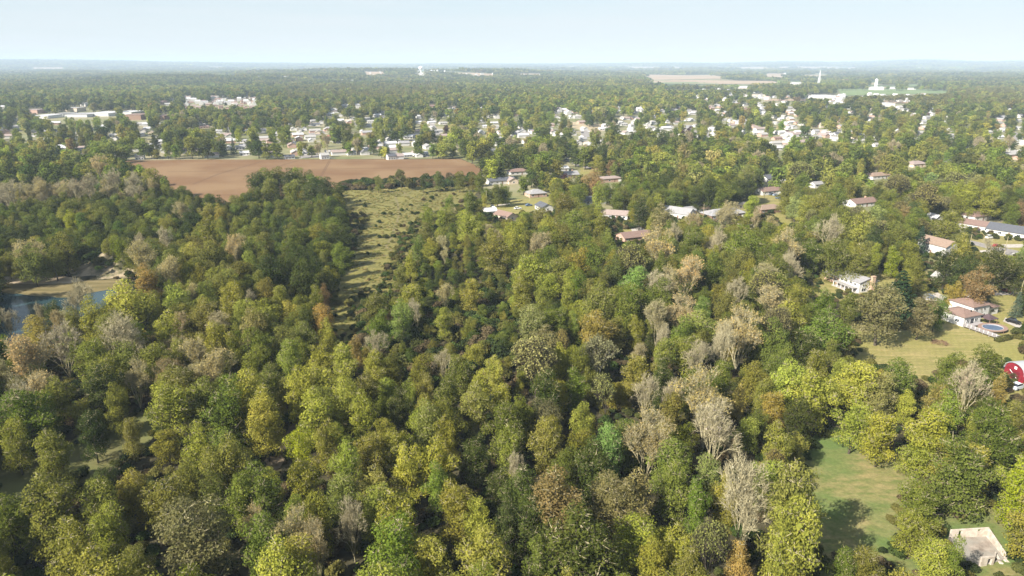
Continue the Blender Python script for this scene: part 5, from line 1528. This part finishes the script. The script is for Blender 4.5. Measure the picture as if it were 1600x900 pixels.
def near_region(u, v):
    """words for the stretch of the picture a crown stands in"""
    if v > 765:
        for lim, w in ((75,'in the bottom left corner'),(150,'along the bottom edge just right of the corner'),(245,'at the bottom edge below the shady clearing'),(335,'in the bottom woods left of the tan tree'),(430,'just left of the tan tree at the bottom'),
                       (520,'around the tan tree at the bottom'),(600,'right of the tan tree at the bottom'),(690,'at the bottom edge left of centre'),(780,'at the bottom edge in the centre'),(860,'at the bottom edge right of centre'),
                       (960,'in the big khaki clump at the bottom'),(1040,'right of the big khaki clump at the bottom'),(1120,'below the dark gap left of the green lawn'),(1195,'around the large bare tree by the green lawn'),
                       (1290,'along the left edge of the green lawn'),(1400,'at the foot of the green lawn'),(1480,'left of the concrete ruin')):
            if u < lim: return w
        return 'around the concrete ruin'
    if v > 660:
        for lim, w in ((60,'left of the shady clearing'),(130,'below the near end of the shady clearing'),(240,'by the shady clearing'),(330,'right of the shady clearing'),(420,'left of the dirt lane'),(500,'around the lime tree by the dirt lane'),
                       (570,'right of the lime tree by the dirt lane'),(650,'in the middle woods below the thicket'),(730,'left of the dark hollow at centre'),(800,'by the dark hollow at centre'),(880,'left of the mint green tree'),
                       (990,'around the mint green tree'),(1080,'left of the pair of big bare crowns'),(1160,'by the big bare crowns right of centre'),(1250,'left above the green lawn'),(1350,'along the top of the green lawn'),(1440,'at the right top corner of the green lawn'),(1520,'right of the green lawn')):
            if u < lim: return w
        return 'at the right edge beside the green lawn'
    if v > 575:
        for lim, w in ((70,'on the left edge above the shady clearing'),(150,'above the shady clearing'),(230,'in the tan grove above the shady clearing'),(320,'right above the shady clearing'),(400,'in the left middle woods'),(470,'left of the bright yellow green row'),
                       (560,'in the bright yellow green row left of centre'),(640,'at the right end of the yellow green row'),(720,'below the shrubby thicket'),(800,'right of the shrubby thicket'),(880,'around the pale crowns right of centre'),
                       (960,'near the white trunked tree'),(1050,'right of the white trunked tree'),(1130,'in the big tan crowns'),(1220,'right of the big tan crowns'),(1310,'left of the large dry lawn foot'),(1400,'along the foot of the large dry lawn'),(1490,'between the two lawns')):
            if u < lim: return w
        return 'below the red barn'
    if v > 490:
        for lim, w in ((70,'on the near shore of the pond'),(150,'in the bare grove by the pond'),(230,'right of the pond grove'),(310,'in the woods right of the pond'),(400,'in the left woods below the sand bank'),(470,'left of the shaded lane'),
                       (540,'along the shaded lane'),(610,'right of the shaded lane'),(700,'in the upper thicket'),(790,'in the right of the upper thicket'),(870,'in the pale crowns right of the thicket'),(960,'around the golden crown right of centre'),
                       (1050,'right of the golden crown'),(1130,'in the tan belt right of centre'),(1210,'around the large pinkish half bare tree'),(1300,'left of the large dry lawn'),(1420,'at the upper edge of the large dry lawn')):
            if u < lim: return w
        return 'by the split level house and barn'
    if v > 400:
        for lim, w in ((110,'by the beach of the pond'),(200,'below the sand bank'),(300,'right of the sand bank'),(400,'in the woods right of the sand bank'),(480,'left of the lower meadow'),(560,'at the lower tip of the meadow'),(650,'below the meadow'),
                       (740,'right below the meadow'),(830,'in the woods right of the meadow'),(920,'in the woods right of centre'),(1010,'around the mint crown in the middle right'),(1100,'in the tan crowns in the middle right'),(1190,'in the middle right woods'),
                       (1290,'left of the long grey roofed house'),(1400,'behind the long grey roofed house'),(1500,'by the dark spruce')):
            if u < lim: return w
        return 'by the road at the right edge'
    if v > 310:
        for lim, w in ((120,'on the slope above the beach'),(240,'in the dark woods above the sand bank'),(360,'in the woods below the brown field'),(460,'in the woods left of the meadow'),(560,'along the left edge of the meadow'),(700,'at the right edge of the meadow'),
                       (800,'by the meadow corner houses'),(920,'below the meadow corner houses'),(1010,'by the pinkish roofs in mid picture'),(1090,'by the white gabled house'),(1190,'by the slope houses'),(1290,'right of the slope houses'),(1390,'by the red brown gabled house'),(1490,'left of the red brown roofs')):
            if u < lim: return w
        return 'by the houses at the right edge'
    for lim, w in ((150,'in the bare belt at the left edge'),(260,'in the bare belt by the brown field'),(520,'at the near edge of the brown field'),(760,'in the sparse row between field and meadow'),(900,'above the meadow corner houses'),(1000,'around the orange tree'),
                   (1200,'above the white gabled house'),(1330,'by the dark blue roof on the right'),(1480,'in the pale crowns top right')):
        if u < lim: return w
    return 'in the top right trees'

lab = {}
for i in chosen:
    lab.setdefault((kinds[i], near_region(pu[i], pv[i])), []).append(i)
LABEL = {}
NOUN = {'T': 'tree', 'B': 'tree', 'C': '', 'S': ''}
for (k, reg_), L_ in lab.items():
    L_.sort(key=lambda i: pu[i])
    word = KIND[k][2]
    for j, i in enumerate(L_):
        szw = ''
        if len(L_) > 1:
            big = sorted(L_, key=lambda q: size[q])
            if i == big[-1] and size[big[-1]] > 1.15 * size[big[-2]]: szw = 'largest '
            elif i == big[0] and size[big[0]] < .87 * size[big[1]]: szw = 'smallest '
        t = (szw + word + ' ' + NOUN.get(k, 'tree')).strip() + ' ' + reg_
        if len(L_) > 1: t += ', ' + rank(j, len(L_))
        LABEL[i] = t

def tint_of(k, r):
    b = np.array(KIND[k][0])
    g = 1 + r.normal(0, .13)
    return b * g * np.array([1 + r.normal(0, .06), 1 + r.normal(0, .04), 1 + r.normal(0, .10)])

tr = np.random.default_rng(21)
for i in chosen:
    X = TREES[i]; k = X[4]
    f = KIND[k][1][tr.integers(len(KIND[k][1]))]
    crown, trunk, _ = FORMS[f]
    root = empty(NAME.get(k, 'tree'), (X[0], X[1], 0), tr.uniform(0, 6.28), LABEL[i], 'tree', 'trees of the near woods and gardens', (X[2] * tr.uniform(.86, 1.14), X[2] * tr.uniform(.86, 1.14), X[3]))
    root.rotation_euler = (tr.normal(0, .05), tr.normal(0, .05), root.rotation_euler[2])
    mesh_obj('trunk', trunk, root)
    c = mesh_obj('crown', crown, root)
    c['leaf_tint'] = [float(q) for q in np.clip(tint_of(k, tr), .005, .6)]

# ------------------------------------------------------------------ everything beyond that reads as one mass
def proto_collection(name, meshes):
    c = bpy.data.collections.new(name)
    for i, me in enumerate(meshes):
        o = bpy.data.objects.new('%s.%03d' % (name, i), me)
        c.objects.link(o)
    return c

def instancer(name, label, cat, coll, P, rot, scl, form, tint):
    me = bpy.data.meshes.new(name)
    n = len(P)
    me.vertices.add(n)
    me.vertices.foreach_set('co', np.asarray(P, np.float32).ravel())
    def attr(nm, ty, dat, key):
        a = me.attributes.new(nm, ty, 'POINT'); a.data.foreach_set(key, np.ascontiguousarray(dat).ravel())
    attr('turn', 'FLOAT', np.asarray(rot, np.float32), 'value')
    attr('size', 'FLOAT_VECTOR', np.asarray(scl, np.float32), 'vector')
    attr('form', 'INT', np.asarray(form, np.int32), 'value')
    attr('leaf_tint', 'FLOAT_VECTOR', np.asarray(tint, np.float32), 'vector')
    me.update()
    o = mesh_obj(name, me)
    g = bpy.data.node_groups.new(name, 'GeometryNodeTree')
    g.interface.new_socket('Geometry', in_out='INPUT', socket_type='NodeSocketGeometry')
    g.interface.new_socket('Geometry', in_out='OUTPUT', socket_type='NodeSocketGeometry')
    gi = g.nodes.new('NodeGroupInput'); go = g.nodes.new('NodeGroupOutput')
    ip = g.nodes.new('GeometryNodeInstanceOnPoints')
    ci = g.nodes.new('GeometryNodeCollectionInfo')
    ci.inputs['Collection'].default_value = coll
    ci.inputs['Separate Children'].default_value = True
    ci.inputs['Reset Children'].default_value = True
    ip.inputs['Pick Instance'].default_value = True
    def na(nm, ty):
        q = g.nodes.new('GeometryNodeInputNamedAttribute'); q.data_type = ty; q.inputs['Name'].default_value = nm
        return q.outputs['Attribute']
    cx = g.nodes.new('ShaderNodeCombineXYZ')
    g.links.new(na('turn', 'FLOAT'), cx.inputs['Z'])
    g.links.new(gi.outputs[0], ip.inputs['Points'])
    g.links.new(ci.outputs[0], ip.inputs['Instance'])
    g.links.new(na('form', 'INT'), ip.inputs['Instance Index'])
    g.links.new(cx.outputs[0], ip.inputs['Rotation'])
    g.links.new(na('size', 'FLOAT_VECTOR'), ip.inputs['Scale'])
    g.links.new(ip.outputs[0], go.inputs[0])
    md = o.modifiers.new('instances', 'NODES'); md.node_group = g
    tag(o, label, cat, kind='stuff')
    return o

form_names = sorted(n for n in FORMS if not n.startswith(('mid', 'far', 'shrub')))
NEARC = proto_collection('woodland_form', [FORMS[n][2] for n in form_names])
rest = [i for i in range(len(TREES)) if i not in chosen_set]
P, rot, scl, frm, tnt = [], [], [], [], []
for i in rest:
    X = TREES[i]; k = X[4]
    f = KIND[k][1][tr.integers(len(KIND[k][1]))]
    P.append((X[0], X[1], 0)); rot.append(tr.uniform(0, 6.28)); scl.append((X[2] * tr.uniform(.85, 1.15), X[2] * tr.uniform(.85, 1.15), X[3])); frm.append(form_names.index(f)); tnt.append(np.clip(tint_of(k, tr), .005, .6))
instancer('woodland', 'mixed green and tan woodland filling the ground behind the nearest trees', 'woods', NEARC, P, rot, scl, frm, tnt)

# undergrowth between the trunks and on the shrubby thicket
x, y, z, s, sz = scatter(62, 560, 3.4, .82, .85, .5, 1.2)
u, v, d = proj(np.stack([x, y, z], 1))
thick = in_poly(u, v, [(560,490),(800,440),(850,600),(640,620),(570,560)]) | in_poly(u, v, [(60,395),(200,395),(205,425),(60,425)])
s = s * np.where(thick, 1.5, .8)
bad = np.zeros(len(x), bool)
for fz in (0.2, 1.5):
    uu, vv, _ = proj(np.stack([x, y, z + fz], 1))
    for poly in KEEP_POLY: bad |= in_poly(uu, vv, poly)
for poly in (FIELD_NOBASE, [(0,452),(192,450),(150,500),(60,540),(0,560)]): bad |= in_poly(u, v, poly)
bank_bush = in_poly(u, v, [(20,400),(200,395),(196,440),(110,428),(20,428)]) & (rng.random(len(x)) < .42)
bank_bush |= in_poly(u, v, [(620,330),(760,300),(730,360),(640,440),(560,450)]) & (rng.random(len(x)) < .10)
bank_bush |= in_poly(u, v, [(535,288),(752,281),(752,291),(535,298)]) & (rng.random(len(x)) < .55)
bank_bush |= in_poly(u, v, [(522,302),(752,288),(640,450),(505,580)]) & (rng.random(len(x)) < np.where(fieldnoise(x, y, 30) > .3, .07, .008))
bank_bush |= in_poly(u, v, [(650,345),(700,330),(740,300),(745,330),(640,460),(570,470),(615,400)]) & (rng.random(len(x)) < .5)
bad |= y > 425
bad &= ~bank_bush
kb = KB
bad |= ((u[:, None] > kb[:, 0]) & (u[:, None] < kb[:, 2]) & (v[:, None] > kb[:, 1]) & (v[:, None] < kb[:, 3])).any(1)
ok = ~bad
x, y, z, s, v, u = x[ok], y[ok], z[ok], s[ok], v[ok], u[ok]
hedge_row = in_poly(u, v, [(530,284),(755,279),(755,293),(530,300)])
s = np.where(hedge_row, rng.uniform(1.2, 2.3, len(x)), s)
hb = np.where(in_poly(u, v, [(92,395),(200,395),(200,436),(92,428)]), 3.0, 0.0)
n = len(x)
base = np.array([[.040, .058, .020], [.075, .085, .026], [.13, .125, .035], [.12, .095, .05], [.055, .085, .022]])
tn = base[rng.integers(0, 5, n)] * rng.uniform(.75, 1.25, (n, 1))
SHC = proto_collection('shrub_form', [FORMS['shrub%d' % i][2] for i in range(3)])
instancer('undergrowth', 'low shrubs and undergrowth between the trees and over the thicket', 'undergrowth', SHC, np.stack([x, y, z + hb], 1), rng.uniform(0, 6.28, n), np.stack([s, s, s * rng.uniform(.7, 1.2, n)], 1), rng.integers(0, 3, n), tn)

def warm(x, y, t):
    u, v, _ = proj(np.stack([x, y, np.full(len(x), 10.0)], 1))
    w = in_poly(u, v, [(1300,146),(1640,138),(1640,168),(1300,165)]) | in_poly(u, v, [(460,137),(700,132),(700,152),(440,158)])
    w &= rng.random(len(x)) < .65
    t = t.copy(); t[w] = np.array([.17, .165, .045]) * rng.uniform(.75, 1.2, (w.sum(), 1))
    return t
# tall grass and weeds on the meadow
gx, gy, gz, gs, _ = scatter(225, 560, 1.7, .62, .5, .10, .30)
gu, gv, _ = proj(np.stack([gx, gy, gz], 1))
gk = in_poly(gu, gv, MEADOW_PX) & (fieldnoise(gx, gy, 22) > -.45)
gx, gy, gz, gs = gx[gk], gy[gk], gz[gk], gs[gk]; gn = len(gx)
gt = np.array([[.25, .22, .075], [.20, .20, .06], [.30, .25, .10], [.16, .17, .05]])[rng.integers(0, 4, gn)] * rng.uniform(.8, 1.2, (gn, 1))
instancer('meadow_weeds', 'rough tufts of tall grass and weeds on the narrow meadow', 'grass', SHC, np.stack([gx, gy, gz + .02], 1), rng.uniform(0, 6.28, gn), np.stack([gs * 1.8, gs * 1.8, gs * .55], 1), rng.integers(0, 3, gn), gt)

# ---- middle distance and suburb
x, y, z, s, sz = scatter(470, 1150, 11.5, .86, .92, .7, 1.65)
ok = ~blocked(x, y, z, s, sz)
x, y, z, s, sz = x[ok], y[ok], z[ok], s[ok], sz[ok]
u, v, d = proj(np.stack([x, y, z], 1))
ok = ~in_poly(u, v, FIELD_PX)
town = np.zeros(len(x), bool)
for poly in ([(480,165),(610,160),(800,195),(800,240),(640,248),(440,247)], [(800,180),(1000,172),(1110,215),(800,218)], [(1200,178),(1350,178),(1350,222),(1200,222)], [(1540,180),(1640,180),(1640,255),(1530,230)],
             [(-20,195),(260,195),(260,240),(-20,245)], [(340,198),(480,210),(480,246),(360,244)], [(1000,185),(1200,180),(1200,215),(1000,205)]):
    town |= in_poly(u, v, poly)
ok &= ~(town & (rng.random(len(x)) < .40))
hx = np.min(np.hypot(x[:, None] - H_[None, :, 0], y[:, None] - H_[None, :, 1]), axis=1)
ok &= hx > 4
x, y, z, s, sz, u, v = x[ok], y[ok], z[ok], s[ok], sz[ok], u[ok], v[ok]
n = len(x)
def far_tints(n, x, y, L_=120):
    pal = np.array([KIND['G'][0], KIND['D'][0], KIND['O'][0], KIND['G'][0], KIND['O'][0], KIND['Y'][0], KIND['W'][0], KIND['K'][0], KIND['N'][0], KIND['R'][0], KIND['A'][0]])
    cum = np.cumsum([.24, .23, .20, .12, .08, .05, .025, .025, .012, .008, .01])
    r = (rng.random(n) * .7 + .3 * (0.5 + 0.5 * np.sin(fieldnoise(x, y, L_) * 4))) % 1.0
    i = np.searchsorted(cum / cum[-1], r)
    return (1.25 + .3 * np.clip(fieldnoise(x + 311, y - 97, L_ * 2.7), -1, 1))[:, None] * pal[np.clip(i, 0, len(pal) - 1)] * rng.uniform(.8, 1.2, (n, 1)) * rng.normal(1, .06, (n, 3))
MIDC = proto_collection('suburb_tree_form', [FORMS['mid%d' % i][2] for i in range(5)] + [FORMS['midhalf0'][2], FORMS['spruce0'][2]])
f = rng.integers(0, 5, n); q = rng.random(n); f = np.where(q < .03, 5, np.where(q < .05, 6, f))
tn = far_tints(n, x, y)
tn[f == 5] = (.28, .23, .14); tn[f == 6] = (.03, .05, .03)
instancer('suburb_trees', 'garden and street trees of the suburb in the middle distance', 'trees', MIDC, np.stack([x, y, z], 1), rng.uniform(0, 6.28, n), np.stack([s, s, sz], 1), f, tn)

x, y, z, s, sz = scatter(1150, 2500, 12.5, .88, .88, .8, 1.6, z_of=True)
ok = ~blocked(x, y, z, s, sz)
x, y, z, s, sz = x[ok], y[ok], z[ok], s[ok], sz[ok]
n = len(x)
FARC = proto_collection('far_tree_form', [FORMS['far%d' % i][2] for i in range(4)])
instancer('far_trees', 'blue green tree cover beyond the suburb', 'trees', FARC, np.stack([x, y, z], 1), rng.uniform(0, 6.28, n), np.stack([s, s, sz], 1), rng.integers(0, 4, n), .86 * warm(x, y, far_tints(n, x, y, 300)))

PC = proto_collection('tree_clump_form', PATCHES)
P, rot, scl, frm, tnt = [], [], [], [], []
for (y0, y1, sp, k, kz, fr) in ((2500, 4800, 36, 1.0, 1.0, .80), (4800, 8800, 70, 2.0, 1.25, .72), (8800, 20000, 150, 4.2, 1.9, .66)):
    x, y, z, s, sz = scatter(y0, y1, sp, .9, fr, .85, 1.15, z_of=True)
    fnz = fieldnoise(x, y, 1500)
    ok = fnz > -0.75
    x, y, z = x[ok], y[ok], z[ok]
    u, v, d = proj(np.stack([x, y, z], 1))
    bad = np.zeros(len(x), bool)
    for dx in (-18 * k, 0, 18 * k):
        for h in (1.0, 13 * kz):
            uu, vv, _ = proj(np.stack([x + dx, y, z + h], 1))
            for poly in KEEP_POLY: bad |= in_poly(uu, vv, poly)
            bad |= ((uu[:, None] > KB[None, :, 0]) & (uu[:, None] < KB[None, :, 2]) & (vv[:, None] > KB[None, :, 1]) & (vv[:, None] < KB[None, :, 3])).any(1)
    x, y, z = x[~bad], y[~bad], z[~bad]
    n = len(x)
    P.append(np.stack([x, y, z], 1)); rot.append(rng.uniform(0, 6.28, n)); scl.append(np.stack([np.full(n, k), np.full(n, k), kz * rng.uniform(.8, 1.15, n)], 1))
    frm.append(rng.integers(0, len(PATCHES), n)); tnt.append(.74 * warm(x, y, far_tints(n, x, y, 900)))
instancer('distant_woods', 'hazy blue green woods reaching to the horizon', 'woods', PC, np.concatenate(P), np.concatenate(rot), np.concatenate(scl), np.concatenate(frm), np.concatenate(tnt))

# ------------------------------------------------------------------ haze
def haze():
    m = MB(); m.box(-56000, 56000, -56000, 56000, -1.0, 205.0)
    mat, t, o = new_mat('haze')
    v = t.nodes.new('ShaderNodeVolumePrincipled')
    v.inputs['Density'].default_value = HAZE_DENSITY
    v.inputs['Color'].default_value = (0.68, 0.84, 1.0, 1)
    v.inputs['Anisotropy'].default_value = -0.05
    t.links.new(v.outputs[0], o.inputs['Volume'])
    ob = m.build('haze', mat)
    tag(ob, 'thin blue haze lying over the whole plain', 'haze', kind='stuff')
haze()
